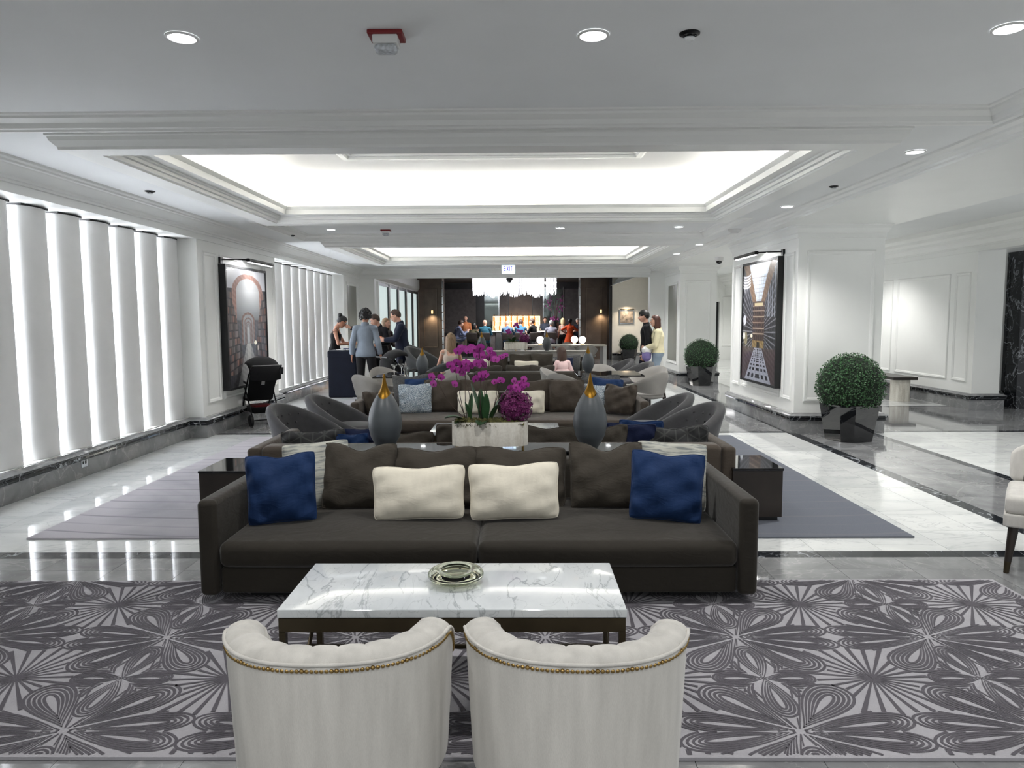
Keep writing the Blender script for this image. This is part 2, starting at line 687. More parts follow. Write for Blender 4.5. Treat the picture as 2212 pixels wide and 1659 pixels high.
def panel(parent, o, u, w, z0, z1, nrm, wid=0.055, key='trim'):
    """picture-frame moulding on a wall: o start point, u direction along the wall, nrm into the room"""
    o = Vector((o[0], o[1], 0))
    u = Vector((u[0], u[1], 0)).normalized()
    nv = Vector((nrm[0], nrm[1], 0)).normalized()
    prof = [(0, 0.0), (0.004, 0.016), (0.018, 0.022), (0.03, 0.014), (0.042, 0.012), (wid, 0.0)]
    cs = [(0, z0), (w, z0), (w, z1), (0, z1)]
    sg = [(1, 1), (-1, 1), (-1, -1), (1, -1)]
    vs = []
    for (a, z), (sa, sz) in zip(cs, sg):
        for d, h in prof:
            p = o + u * (a + sa * d) + nv * h
            vs.append((p.x, p.y, z + sz * d))
    k = len(prof)
    fs = []
    for i in range(4):
        j = (i + 1) % 4
        for q in range(k - 1):
            fs.append((i * k + q, j * k + q, j * k + q + 1, i * k + q + 1))
    m = MB().add(vs, fs)
    # a slightly sunk field so the panel reads as a panel
    return m.build('panel_moulding', M[key], parent, smooth=30)


for a, w in [(9.60, 0.42), (10.14, 1.66), (11.92, 0.42)]:
    panel(wall_left, (XW, a), (0, 1), w, 0.43, 2.46, (1, 0))
panel(wall_left, (XW, 17.55), (0, 1), 1.15, 0.43, 2.46, (1, 0))
M['mirror_panel'] = plain('smoked_mirror_panel', (120, 120, 110), 0.25, 0.35, var=0.05)
MB().box(XW, XW + .008, 17.66, 18.6, 0.5, 2.38).build('inset_panel', M['mirror_panel'], wall_left, smooth=0)

# marble base along the left wall
PB = [(0.06, 0), (0.06, 0.165), (0.075, 0.17), (0.082, 0.19), (0.075, 0.205), (0.085, 0.215), (0.09, 0.235), (0.082, 0.245), (0.06, 0.255), (0.05, BZ), (0.0, BZ)]


def baseboard(name, path, closed=False):
    o = structure(sweep(MB(), path, PB[:3], closed).build(name, M['m_grey'], smooth=20))
    sweep(MB(), path, PB[2:7], closed).build('black_band', M['m_black'], o, smooth=40)
    sweep(MB(), path, PB[6:], closed).build('marble_cap', M['m_grey'], o, smooth=40)
    return o


XA = -4.40
baseboard('baseboard_left', [(XW, 19.05), (XW, 17.3), (XA, 17.3), (XA, 12.45), (XW, 12.45), (XW, 9.45), (XA, 9.45), (XA, 4.9), (XW, 4.9), (XW, -2.4)][::-1][::-1])
for i, (a, b) in enumerate(ALC):
    w = structure(MB().box(-4.80, -4.78, a, b, BZ, HS).build('window_%d' % (i + 1), M['white_pl'], smooth=0))
    # backlit panes behind the fins
    n = int(round((b - a) / 0.52))
    step = 0.52
    cs = [9.29 - step * k for k in range(12)] if i == 0 else [17.06 - step * k for k in range(9)]
    MB().box(-4.778, -4.77, a + .005, b - .005, BZ + .02, HS - .01).build('lit_pane', M['pane'], w, smooth=0)
    MB().box(-4.80, XA + .02, a + 0.002, b - 0.002, BZ - .05, BZ + .002).build('sill', M['trim'], w, smooth=0)
    fin = None
    for c in cs:
        if c - .2 < a:
            continue
        if fin is None:
            m = MB()
            N = 16
            outer = []
            for k in range(N + 1):
                t = PI * k / N
                outer.append((0.02 + 0.115 * math.sin(t), 0.205 * math.cos(t)))
            ring = outer + [(-0.05, -0.2), (-0.05, 0.2)]
            vs = [(x, y, z) for z in (BZ + 0.004, HS - 0.02) for x, y in ring]
            L = len(ring)
            fs = [(q, (q + 1) % L, L + (q + 1) % L, L + q) for q in range(L)] + [tuple(range(L))[::-1], tuple(range(L, 2 * L))]
            m.add(vs, fs)
            fin = m.build('column_fin', M['fin'], w, (-4.53, c, 0), smooth=40)
            MB().box(-0.04, 0.1, -0.19, 0.19, HS - .02, HS - .001).build('top_gap_shade', M['black'], fin, smooth=0)  # black block stands in for the shade in the gap above the fin
        else:
            f2 = link('column_fin', fin.data, w, (-4.53, c, 0))
            link('top_gap_shade', fin.children[0].data, f2)
# crown along the left wall and across the far end
PC = [(0.0, HS), (0.012, HS + .002), (0.012, HS + .075), (0.03, HS + .08), (0.034, HS + .1), (0.05, HS + .105), (0.055, HS + .13), (0.09, HS + .16), (0.13, HS + .185),
      (0.14, HS + .2), (0.165, HS + .205), (0.17, HS + .22), (0.19, HS + .232), (0.2, HC + .002)]
trim(sweep(MB(), [(3.42, 18.98), (XW, 18.98), (XW, -2.4)], PC))

# end wall with the wide opening to the bar -------------------------------
mb = MB()
mb.box(XW - .6, -3.78, 18.98, 19.25, 0, HC + .3).box(-3.78, 3.41, 18.98, 19.25, 2.62, 3.3).box(3.41, 3.86, 18.98, 19.25, 0, HC + .3)
wall_back = structure(mb.build('wall_back', M['wall'], smooth=0))

# right side: beam, piers, hall -------------------------------------------
XP = 3.68
HB = 2.755
mb = MB()
mb.box(3.45, 4.95, -2.4, 21, HB, 3.3)
beam = trim(mb, smooth=0)
PR = [(0.0, HB - .0), (0.015, HB + .0), (0.02, HB + .02), (0.05, HB + .025), (0.055, HB + .04), (0.1, HB + .055), (0.11, HB + .07), (0.16, HB + .08), (0.17, HC + .002)]
trim(sweep(MB(), [(3.45, -2.4), (3.45, 18.98)], [(a, z) for a, z in PR]))


def pier(x0, x1, y0, y1, n):
    o = structure(MB().box(x0, x1, y0, y1, 0, HB + .02).build('wall_right', M['wall'], smooth=0))
    path = [(x0, y1), (x0, y0), (x1, y0), (x1, y1)]
    path = path[::-1]   # left of the path is outside
    cap = [(0.0, HB - .17), (0.012, HB - .165), (0.014, HB - .11), (0.03, HB - .1), (0.04, HB - .07), (0.055, HB - .05), (0.06, HB - .015), (0.075, HB - .01), (0.078, HB + .001)]
    sweep(MB(), path, [(a, z) for a, z in cap]).build('capital_moulding', M['trim'], o, smooth=25)
    b = baseboard('baseboard_right', path)
    return o


pA = pier(XP, 4.81, 9.66, 12.6, 0)
panel(pA, (XP + .12, 9.66), (1, 0), 0.90, 0.42, 2.42, (0, -1))
for a, w in [(9.76, 0.36), (10.22, 1.72), (12.06, 0.42)]:
    panel(pA, (XP, a), (0, 1), w, 0.42, 2.42, (-1, 0))
pB = pier(3.80, 4.66, 17.2, 19.6, 1)
panel(pB, (3.92, 17.2), (1, 0), 0.60, 0.42, 2.42, (0, -1))
panel(pB, (3.80, 17.4), (0, 1), 1.2, 0.42, 2.42, (-1, 0))
MB().box(3.792, 3.80, 17.5, 18.5, 0.5, 2.34).build('inset_panel', M['mirror_panel'], pB, smooth=0)

# hall on the right
XR = 7.5
HR = 3.05
mb = MB()
mb.box(4.95, 11, -2.4, 30, HR, HR + .2)
hall_ceiling = structure(mb.build('ceiling', M['ceil'], smooth=0))
trim(sweep(MB(), [(4.95, 21), (4.95, -2.4)], [(0, HB), (0.015, HB + .002), (0.02, HB + .03), (0.05, HB + .05), (0.06, HB + .075), (0.08, HB + .2), (0.16, HR - .02), (0.165, HR)]))
mb = MB()
mb.box(XR, 7.95, 12.0, 15.3, 0, HR).box(7.95, 11, 12.5, 13, 0, HR).box(XR, XR + .35, -2.4, 12.0, 2.62, HR).box(XR + .5, XR + .7, 15.3, 27, 0, HR).box(XR, 11, 15.3, 30, 2.35, HR)
wall_hall = structure(mb.build('wall_right', M['wall'], smooth=0))
for a, w in [(12.15, 0.42), (12.72, 1.75), (14.65, 0.42)]:
    panel(wall_hall, (XR, a), (0, 1), w, 0.45, 2.28, (-1, 0))
panel(wall_hall, (8.02, 12.5), (1, 0), 0.24, 0.95, 2.5, (0, -1), 0.045)
panel(wall_hall, (8.02, 12.5), (1, 0), 0.24, 0.32, 0.72, (0, -1), 0.045)
panel(wall_hall, (XR + .5, 15.6), (0, 1), 2.2, 0.5, 2.2, (-1, 0))
baseboard('baseboard_right', [(XR + .5, 26.5), (XR + .5, 15.3), (XR, 15.3), (XR, 12.0), (7.95, 12.0), (7.95, 12.5), (8.3, 12.5)][::-1])
PH = [(0.0, 2.60), (0.012, 2.602), (0.014, 2.68), (0.03, 2.685), (0.034, 2.705), (0.05, 2.71), (0.09, 2.77), (0.13, 2.79), (0.14, 2.83), (0.19, 2.87), (0.2, 2.92), (0.26, 2.97), (0.27, HR)]
trim(sweep(MB(), [(XR, -2.4), (XR, 30)], PH))
slab = structure(MB().box(8.31, 9.6, 12.1, 12.49, 0, 2.62).build('wall_marble', M['m_black'], smooth=0))
slab.name = 'wall_slab'
# far end of the hall, with a narrow door
mb = MB()
mb.box(4.95, 6.95, 26.5, 26.8, 0, HR).box(6.95, 7.3, 26.5, 26.8, 2.12, HR).box(7.3, 9, 26.5, 26.8, 0, HR).box(4.9, 5.0, 20.5, 26.5, 0, HR)
wall_far = structure(mb.build('wall_far', M['wall'], smooth=0))
panel(wall_far, (7.4, 26.5), (1, 0), 0.4, 0.5, 2.3, (0, -1))
panel(wall_far, (6.2, 26.5), (1, 0), 0.6, 0.5, 2.3, (0, -1))
M['door_grey'] = plain('grey_door', (150, 150, 150), 0.5)
d1 = structure(MB().box(6.97, 7.12, 26.53, 26.57, 0.01, 2.1).build('door_1', M['door_grey'], smooth=0))
MB().box(7.06, 7.09, 26.49, 26.53, 0.9, 1.15).build('door_handle', M['black'], d1, smooth=0)
MB().box(7.12, 7.3, 26.7, 26.75, 0, 2.12).build('dark_gap', M['black'], d1, smooth=0)
baseboard('baseboard_far', [(6.95, 26.5), (5.0, 26.5)][::1][::-1][::-1])

# ------------------------------------------------------------------ the bar beyond
M['barbrown'] = plain('brown_leather_panel', (108, 92, 82), 0.45, var=0.1, scale=3)
M['bardark'] = plain('near_black_panel', (46, 45, 48), 0.3, var=0.15, scale=2)
M['bargrey'] = plain('taupe_wall_panel', (92, 87, 86), 0.5, var=0.1)
M['mirror'] = plain('antique_mirror', (120, 128, 126), 0.08, 0.9, var=0.1, scale=1.5)
M['frost'] = emit('frosted_lit_glass', (206, 222, 220), 0.42)
M['cream_w'] = plain('cream_wall_paint', (228, 222, 210), 0.5, var=0.01)
mb = MB()
mb.box(-3.95, -3.85, 19.25, 27.5, 2.55, 3.3).box(-3.95, -3.85, 19.25, 27.5, 0, 0.3)
wl = structure(mb.build('wall_glazed', M['trim'], smooth=0))
PY = [19.7, 21.4, 23.0, 24.6, 26.1, 27.4]
for i in range(6):
    MB().box(-3.9, -3.8, PY[i] - .07, PY[i] + .05, 0.3, 2.56).build('mullion', M['trim'], wl, smooth=0)
for i in range(5):
    wn = structure(MB().box(-3.86, -3.84, PY[i] + .05, PY[i + 1] - .07, 0.3, 2.55).build('window_%d' % (i + 3), M['frost'], smooth=0))
    MB().box(-3.85, -3.80, PY[i + 1] - .24, PY[i + 1] - .07, 0.3, 2.55).build('dark_jamb', M['bardark'], wn, smooth=0)
    MB().box(-3.85, -3.80, PY[i] + .05, PY[i + 1] - .07, 2.47, 2.55).build('dark_head', M['bardark'], wn, smooth=0)
trim(sweep(MB(), [(-3.85, 27.4), (-3.85, 19.25)], [(0, 2.56), (0.03, 2.56), (0.035, 2.6), (0.08, 2.66), (0.1, 2.7), (0.1, 3.0)]))
mb = MB()
mb.box(-6, 3.45, 19.25, 34, 3.2, 3.3)
structure(mb.build('ceiling', M['bargrey'], smooth=0))
structure(MB().box(3.45, 5.3, 19.6, 27, 3.2, 3.3).build('ceiling', M['ceil'], smooth=0))
mb = MB()
mb.box(3.45, 5.3, 26.9, 27.1, 0, 3.2)
wcream = structure(mb.build('wall_cream', M['cream_w'], smooth=0))
baseboard('baseboard_back', [(5.0, 26.9), (3.45, 26.9)])
trim(sweep(MB(), [(3.45, 26.9), (3.45, 21.0)], [(-.1, 2.72), (0.0, 2.74), (0.02, 2.8), (0.1, 2.86), (0.12, 2.95), (0.2, 3.0), (0.22, 3.2)]))
# brown portal piers with panels
for sx, (x0, x1) in ((-1, (-3.85, -2.92)), (1, (2.32, 3.34))):
    w = structure(MB().box(x0, x1, 27.6, 28.4, 0, 3.2).build('wall_portal', M['barbrown'], smooth=0))
    panel(w, (x0 + .2, 27.6), (1, 0), x1 - x0 - .38, 0.45, 2.72, (0, -1), 0.05, 'barbrown')
    xe = x1 if sx < 0 else x0
    m = MB()
    for k in range(9):
        m.box(xe - .06 + (0.06 if sx < 0 else -.0), xe + .06 + (0.06 if sx < 0 else -.0) - .06 + .0, 27.45, 27.6, 0.3 + k * .3, 0.57 + k * .3)
    stuff(m.build('glass_blocks', M['chrome'], w, smooth=0))
structure(MB().box(3.34, 3.45, 27.0, 27.6, 0, 3.2).build('wall_edge', M['bardark'], smooth=0))
# side walls and back wall of the bar
mb = MB()
mb.box(-4.2, -3.6, 28.4, 34, 0, 3.2).box(3.2, 3.8, 28.4, 34, 0, 3.2)
wbar = structure(mb.build('wall_bar', M['bardark'], smooth=0))
for y in (29.4, 30.9, 32.2):
    MB().box(-3.6, -3.56, y, y + .07, 0, 3.2).build('steel_rib', M['chrome'], wbar, smooth=0)
    MB().box(3.16, 3.2, y, y + .07, 0, 3.2).build('steel_rib', M['chrome'], wbar, smooth=0)
wb = structure(MB().box(-4.2, 3.8, 33.6, 33.9, 0, 3.2).build('wall_backbar', M['bardark'], smooth=0))
for x0, x1, k in [(-3.5, -2.0, 'bargrey'), (-1.95, -1.62, 'bardark'), (-1.6, -0.95, 'mirror'), (-0.9, -0.5, 'bargrey'), (-0.46, 0.6, 'barbrown'), (0.64, 1.1, 'bargrey'), (1.14, 2.0, 'mirror'), (2.1, 3.1, 'bargrey')]:
    MB().box(x0, x1, 33.54, 33.6, 0.9, 2.9).build('wall_panel', M[k], wb, smooth=0)
for x in (-0.93, 1.12, 2.05):
    MB().box(x - .02, x + .02, 33.5, 33.6, 0.9, 3.0).build('steel_rib', M['chrome'], wb, smooth=0)


# ------------------------------------------------------------------ ceiling fixtures
GD = 'downlights'


def downlight(x, y, z, label, watts=SPOT, r=0.066):
    t = thing('downlight', label, 'light', (x, y, z), 0, None)
    MB().lathe([(r + .012, -0.001), (r + .012, -0.007), (r, -0.009), (r - 0.002, -0.004)], 24, cap=False).build('trim_ring', M['white_pl'], t)
    MB().lathe([(0.0, -0.0045), (r - .001, -0.004)], 24, cap=False).build('lens', M['lens'], t, smooth=0)
    spot_lamp('downlight_beam', (x, y, z - 0.03), watts)
    return t


downlight(-1.65, 3.67, HP, 'left of the three large bright downlights in the flat near ceiling', SPOT * .62)
downlight(0.37, 3.69, HP, 'middle large bright downlight in the flat near ceiling, left of the dark detector', SPOT * .55)
downlight(2.37, 3.65, HP, 'large bright downlight at the right edge of the near ceiling', SPOT * .62)
downlight(3.14, 5.89, HC, 'round downlight in the right ceiling strip nearest the viewer')
downlight(3.17, 8.71, HC, 'second downlight along the right ceiling strip, beyond the black sprinkler')
downlight(3.22, 13.1, HC, 'small downlight in the right ceiling strip beside the second tray')
downlight(3.22, 14.95, HC, 'smallest downlight at the far end of the right ceiling strip')
downlight(0.64, 11.3, HP, 'downlight in the flat coffer between the trays, right of centre')
downlight(2.45, 11.25, HP, 'downlight in the flat coffer between the trays, at its right end')
downlight(-2.9, 11.3, HP, 'downlight in the flat coffer between the trays, at its left end')
downlight(5.9, 9.9, HR, 'bluish downlight in the ceiling of the right hall', SPOT * 1.0)
downlight(6.2, 14.5, HR, 'added unseen downlight in the ceiling of the right hall above the bench', SPOT * 1.5)  # added for its light in the hall, out of sight
downlight(6.2, 20.0, HR, 'added unseen downlight at the far end of the right hall beyond the bench', SPOT * 1.8)  # unseen, put in to light the far stretch of the hall
downlight(6.4, 24.5, HR, 'added unseen downlight nearest the grey door at the end of the right hall', SPOT * 1.4)  # extra fill added because the far hall came out too dark
downlight(5.9, 6.4, HR, 'added off-frame downlight in the right hall nearer the viewer than the speaker', SPOT * 1.5)  # added outside the frame to lift the dark hall ceiling
downlight(5.9, 3.0, HR, 'added off-frame downlight in the right hall level with the patterned rug', SPOT * 1.1)  # another off-frame addition that brightens the hall
downlight(4.3, 24.6, 3.2, 'added unseen downlight before the cream wall with the small picture', SPOT * 2)  # added to brighten the cream wall, no fixture visible here

for k, x in enumerate((-1.65, .37, 2.37)):
    downlight(x, 0.2, HP, ('left', 'middle', 'right')[k] + ' one of an added downlight row overhead, unseen behind the viewer', SPOT * .62)  # row added out of view to fill the chair backs
for k, x in enumerate((-2.4, -.1, 2.2)):
    downlight(x, 17.75, HC, ('left', 'middle', 'right')[k] + ' one of three added downlights, unseen before the bar opening', SPOT * 1.2)  # added to brighten the far end, hidden behind the tray frame


def sprinkler(x, y, z, label, r=0.05):
    t = thing('sprinkler', label, 'sprinkler', (x, y, z))
    MB().lathe([(r, 0), (r, -0.006), (r * .7, -0.012), (r * .62, -0.005), (0.0, -0.004)], 20, cap=False).build('escutcheon', M['blackmt'], t)
    MB().lathe([(0.012, 0), (0.012, -0.02), (r * .55, -0.022), (r * .55, -0.026), (0, -0.026)], 14).build('deflector', M['chrome'], t)
    return t


sprinkler(0.84, 3.68, HP, 'dark round recessed sprinkler in the near ceiling, right of the middle downlight', 0.05)
sprinkler(-3.72, 7.4, HC, 'black sprinkler in the left ceiling strip above the white fins')
sprinkler(3.15, 7.4, HC, 'black sprinkler in the right ceiling strip between two downlights', 0.045)
sprinkler(-3.5, 11.3, HC, 'tiny sprinkler at the left end of the ceiling between the trays', 0.04)
sprinkler(5.85, 10.6, HR, 'black sprinkler in the right hall beside its downlight', 0.045)


def strobe(x, y, z, label, sc=1.0):
    t = thing('fire_strobe', label, 'alarm', (x, y, z), 0)
    t.scale = (sc, sc, sc)
    M.setdefault('red', plain('red_enamel', (120, 22, 26), 0.4))
    M.setdefault('clear', plain('clear_lens', (196, 200, 204), 0.12, var=0.15, scale=60))
    MB().rbox(-.085, .085, -.06, .07, -.022, 0, .006, 1).build('back_plate', M['red'], t)
    MB().rbox(-.06, .06, -.055, .04, -.062, -.02, .006, 1).build('housing', M['white_pl'], t)
    MB().rbox(-.055, .055, -.05, .02, -.098, -.06, .018, 2).build('lens', M['clear'], t)
    return t


strobe(-0.64, 3.65, HP, 'fire alarm strobe with red back plate under the near ceiling')
strobe(-2.07, 11.4, HP, 'small fire strobe in the flat coffer between the two trays', .9)
t = thing('smoke_detector', 'white round smoke detector on the right ceiling strip before the big pier', 'detector', (3.2, 10.9, HC))
MB().lathe([(.1, 0), (.1, -.012), (.085, -.03), (.05, -.045), (0, -.045)], 24, cap=False).build('housing', M['white_pl'], t)
MB().lathe([(.055, -.044), (.055, -.056), (.0, -.058)], 20, cap=False).build('sensor', M['white_pl'], t)
for i, (x, y, lb) in enumerate([(5.95, 11.4, 'flat round ceiling speaker in the right hall near the pier'), (6.0, 8.65, 'flat round ceiling speaker at the right edge of the hall')]):
    t = thing('ceiling_speaker', lb, 'speaker', (x, y, HR))
    MB().lathe([(.13, 0), (.13, -.008), (.12, -.01), (0, -.01)], 28, cap=False).build('grille', M['ceil'], t)
    MB().lathe([(.142, 0), (.142, -.006), (.13, -.009), (.129, -.001)], 28, cap=False).build('trim_ring', M['trim'], t)


def dome(x, y, z, label, k1, k2):
    t = thing('dome_camera', label, 'camera', (x, y, z))
    MB().lathe([(.085, 0), (.088, -.05), (.08, -.075), (0, -.075)], 20, cap=False).build('housing', M[k1], t)
    MB().lathe([(.062, -.07), (.06, -.1), (.045, -.125), (.02, -.138), (0, -.14)], 18, cap=False).build('dome', M[k2], t)
    return t


dome(4.02, 14.7, HB, 'white dome camera under the ceiling beam between the two piers', 'white_pl', 'blackgl')
dome(-0.25, 19.1, 2.62, 'black dome camera hanging below the exit sign', 'black', 'blackgl')

# exit sign
t = thing('exit_sign', 'glowing white exit sign with violet letters above the bar opening', 'sign', (-0.245, 17.1, 2.58))
M['signface'] = emit('lit_sign_face', (214, 238, 255), 1.5)
M['signink'] = emit('violet_sign_letters', (72, 30, 190), 0.55)
MB().rbox(-.17, .17, 0, .05, 0, .225, .008, 1).build('housing', M['white_pl'], t)
MB().box(-.155, .155, -.004, 0.002, .015, .21).build('face', M['signface'], t, smooth=0)
MB().box(-.01, .01, .02, .03, .22, .28).build('stem', M['white_pl'], t, smooth=0)


def letter(ch, x, w, z0, z1, s=.016):
    m = MB()
    y0, y1 = -.007, -.003
    if ch == 'E':
        m.box(x, x + s, y0, y1, z0, z1)
        for z in (z0, (z0 + z1 - s) / 2, z1 - s):
            m.box(x, x + w, y0, y1, z, z + s)
    if ch == 'I':
        m.box(x + w / 2 - s / 2, x + w / 2 + s / 2, y0, y1, z0, z1)
    if ch == 'T':
        m.box(x + w / 2 - s / 2, x + w / 2 + s / 2, y0, y1, z0, z1).box(x, x + w, y0, y1, z1 - s, z1)
    if ch == 'X':
        for sg in (1, -1):
            a, b = (x, x + w - s) if sg > 0 else (x + w - s, x)
            vs = [(a, y0, z0), (a + s, y0, z0), (b + s, y0, z1), (b, y0, z1), (a, y1, z0), (a + s, y1, z0), (b + s, y1, z1), (b, y1, z1)]
            m.add(vs, [(0, 1, 2, 3), (4, 7, 6, 5), (0, 4, 5, 1), (1, 5, 6, 2), (2, 6, 7, 3), (3, 7, 4, 0)])
    m.build('letter', M['signink'], t, smooth=0)


for ch, x, w in (('E', -.112, .052), ('X', -.048, .056), ('I', .014, .02), ('T', .042, .056)):
    letter(ch, x, w, .078, .188)
MB().box(-.112, .1, -.007, -.003, .046, .06).build('underline', M['signink'], t, smooth=0)

# ------------------------------------------------------------------ framed photographs, painted into vertex colours


def paint_left(u, v):
    """arched library interior; u, v arrays 0..1"""
    c = np.zeros(u.shape + (3,))
    c[:] = np.array([205, 205, 208])
    sky = v > 0.80
    c[sky] = np.array([214, 215, 222])

    def put(m, col, j=0):
        n = np.sin(u * 91 + v * 57) * np.sin(u * 37 - v * 83)
        c[m] = np.array(col) + (n[m] * j)[:, None]

    def arch(cx, top, hw, thick, base, ring, fill):
        yy = top - hw * .42
        rr = np.sqrt(((u - cx)) ** 2 + (np.maximum(v - yy, 0) * 2.4) ** 2)
        put((rr < hw) & (v > base), ring, 18)
        put((rr < hw - thick) & (v > base), fill)
    put(v < 0.83, (58, 60, 66), 12)
    arch(.52, .965, .40, .10, .25, (158, 122, 112), (190, 192, 194))
    put((np.abs(u - .52) < .32) & (v < .58), (84, 86, 92), 10)
    g = (np.abs(u - .52) < .30) & (v > .56) & (v < .82)
    k = np.clip((v - .56) / .26, 0, 1)
    c[g] = (np.array([110, 116, 120])[None] * (1 - k[g])[:, None] + np.array([196, 198, 200])[None] * k[g][:, None])
    # receding arches
    for s, top in ((.17, .63), (.10, .585), (.065, .55), (.04, .53)):
        arch(.5, top, s, s * .25, .35, (120, 100, 94), (136, 140, 144))
    # book shelves either side
    for side in (0, 1):
        uu = u if side == 0 else 1 - u
        lim = 0.36 - 0.16 * np.clip((v - .2) / .4, 0, 1) - .08 * np.clip((v - .62) / .1, 0, 1)
        m = (uu < lim) & (v < .80)
        put(m, (52, 52, 58), 14)
        persp = v + (uu - .3) * (v - .5) * .5
        row = (persp * 17) % 1
        bk = (np.floor(uu * 26) * 7.31 + np.floor(persp * 17) * 3.77) % 1
        cols = np.stack([62 + 66 * bk, 60 + 60 * bk, 62 + 56 * bk], -1)
        warm = ((bk * 5.7) % 1) > .72
        cols[warm] = cols[warm] * np.array([1.18, .96, .88])
        mm = m & (row > .2) & (((uu * 26) % 1) > .12) & (v > .1)
        c[mm] = cols[mm]
    m = (np.abs(u - .5) < .05 + (.36 - v) * .7) & (v < .36)
    put(m, (150, 150, 150), 16)
    put(m & (np.abs(u - .5) < .05) & (v > .1), (178, 178, 176), 8)
    put((np.abs(u - .5) < .035) & (v > .36) & (v < .50), (168, 172, 176), 5)
    put(((u - .68) ** 2 + ((v - .36) * 2.2) ** 2 < .0015), (255, 250, 230))
    put((np.abs(u - .74) < .012) & (np.abs(v - .31) < .02), (230, 225, 210))
    return c


def paint_right(u, v):
    """glass-roofed arcade with a chequered floor"""
    c = np.zeros(u.shape + (3,))
    c[:] = (62, 64, 72)
    vx, vy = .5, .42

    def put(m, col, j=0):
        n = np.sin(u * 91 + v * 57) * np.sin(u * 37 - v * 83)
        c[m] = np.array(col) + (n[m] * j)[:, None]
    du = np.abs(u - vx)
    # facades
    tt = (v - vy) / np.maximum(du, .02)
    rows = (np.arctan(tt) * 9) % 1
    cols_ = (np.log(np.maximum(du, .03)) * 6) % 1
    put(rows < .18, (140, 142, 150), 14)
    put((rows > .3) & (rows < .85) & (cols_ > .35), (38, 40, 48), 10)
    put((u > .75) & (v > .55) & (cols_ < .25), (168, 176, 188), 12)
    # glazed roof
    hw = .06 + (v - .66) * .85
    m = (v > .68) & (du < hw)
    put(m, (206, 216, 230))
    gl = m & ((((u - vx) / np.maximum(hw, .01) * 3.5) % 1 < .12) | ((v * 22 + v * v * 6) % 1 < .14))
    put(gl, (150, 146, 146))
    put((v > .90) & (du < .4), (238, 242, 248))
    m = (v > .66) & (np.abs(du - hw - .05) < .055 + (v - .66) * .1)
    put(m, (128, 102, 80), 18)
    for k in range(5):
        a = .30 - .03 * k
        put((u < .24) & (np.abs(v - (.80 + .024 * k) - (u - .1) ** 2 * 1.2) < .008) & (v > .74), (234, 234, 238))
    # end building
    m = (du < .17) & (v > .30) & (v < .68)
    put(m, (86, 66, 60), 14)
    for k, z in enumerate((.64, .60, .55, .50, .45, .405)):
        put(m & (np.abs(v - z) < .004), (176, 160, 140))
        put(m & (np.abs(v - z + .022) < .011) & ((u * 18) % 1 < .5), (44, 36, 40))
    put((du < .12) & (np.abs(v - .655) < .012), (205, 190, 150))
    put((du < .14) & (np.abs(v - .37) < .02) & ((u * 16) % 1 < .6), (52, 40, 40))
    put((du < .17) & (v > .285) & (v < .345), (142, 118, 72), 26)
    put((du < .04) & (v > .28) & (v < .335), (36, 32, 34))
    # floor
    hw = .10 + (.29 - v) * 1.0
    m = (v < .285) & (du < hw)
    put(m, (164, 168, 182), 10)
    q = 1 / np.maximum(.34 - v, .02)
    ck = (np.abs((u - vx) / np.maximum(hw, .05)) * 3 % 1 < .55) & ((q * 1.25) % 1 < .5)
    put(m & ck, (40, 40, 50), 8)
    put((v < .285) & ~m, (74, 60, 62), 22)
    put(((u - .12) ** 2 * 3 + (v - .36) ** 2 * 2 < .007), (140, 132, 104), 20)
    put(((u - .06) ** 2 + ((v - .38) * 1.3) ** 2 < .0016), (250, 248, 240))
    put(((u - .30) ** 2 + ((v - .385) * 2) ** 2 < .0012), (255, 246, 220))
    put(((u - .07) ** 2 + ((v - .52) * 1.1) ** 2 < .0022), (232, 236, 245))
    return c


def print_mat(name):
    t = NT(name)
    a = t.n('ShaderNodeVertexColor', layer_name='ink')
    t.link(a.outputs[0], t.b.inputs['Base Color'])
    t.set(Roughness=0.35)
    t.b.inputs['Coat Weight'].default_value = 0.6
    t.b.inputs['Coat Roughness'].default_value = 0.03
    return t.m


M['print'] = print_mat('photographic_print')


def print_sheet(fn, w, h, nu, nv, parent, loc, flip=False):
    us, vs_ = np.meshgrid(np.linspace(0, 1, nu + 1), np.linspace(0, 1, nv + 1))
    col = np.clip(fn(us, vs_), 0, 255) / 255.0
    col = np.where(col <= .04045, col / 12.92, ((col + .055) / 1.055) ** 2.4)
    m = MB()
    if flip:
        m.grid(lambda a, b: (0, w / 2 - a * w, b * h), nu, nv)
    else:
        m.grid(lambda a, b: (0, -w / 2 + a * w, b * h), nu, nv)
    o = m.build('photo_print', M['print'], parent, loc, smooth=0)
    ca = o.data.color_attributes.new('ink', 'FLOAT_COLOR', 'POINT')
    buf = np.ones((nu + 1) * (nv + 1) * 4, dtype=np.float32).reshape(-1, 4)
    buf[:, :3] = col.reshape(-1, 3)
    ca.data.foreach_set('color', buf.ravel())
    return o


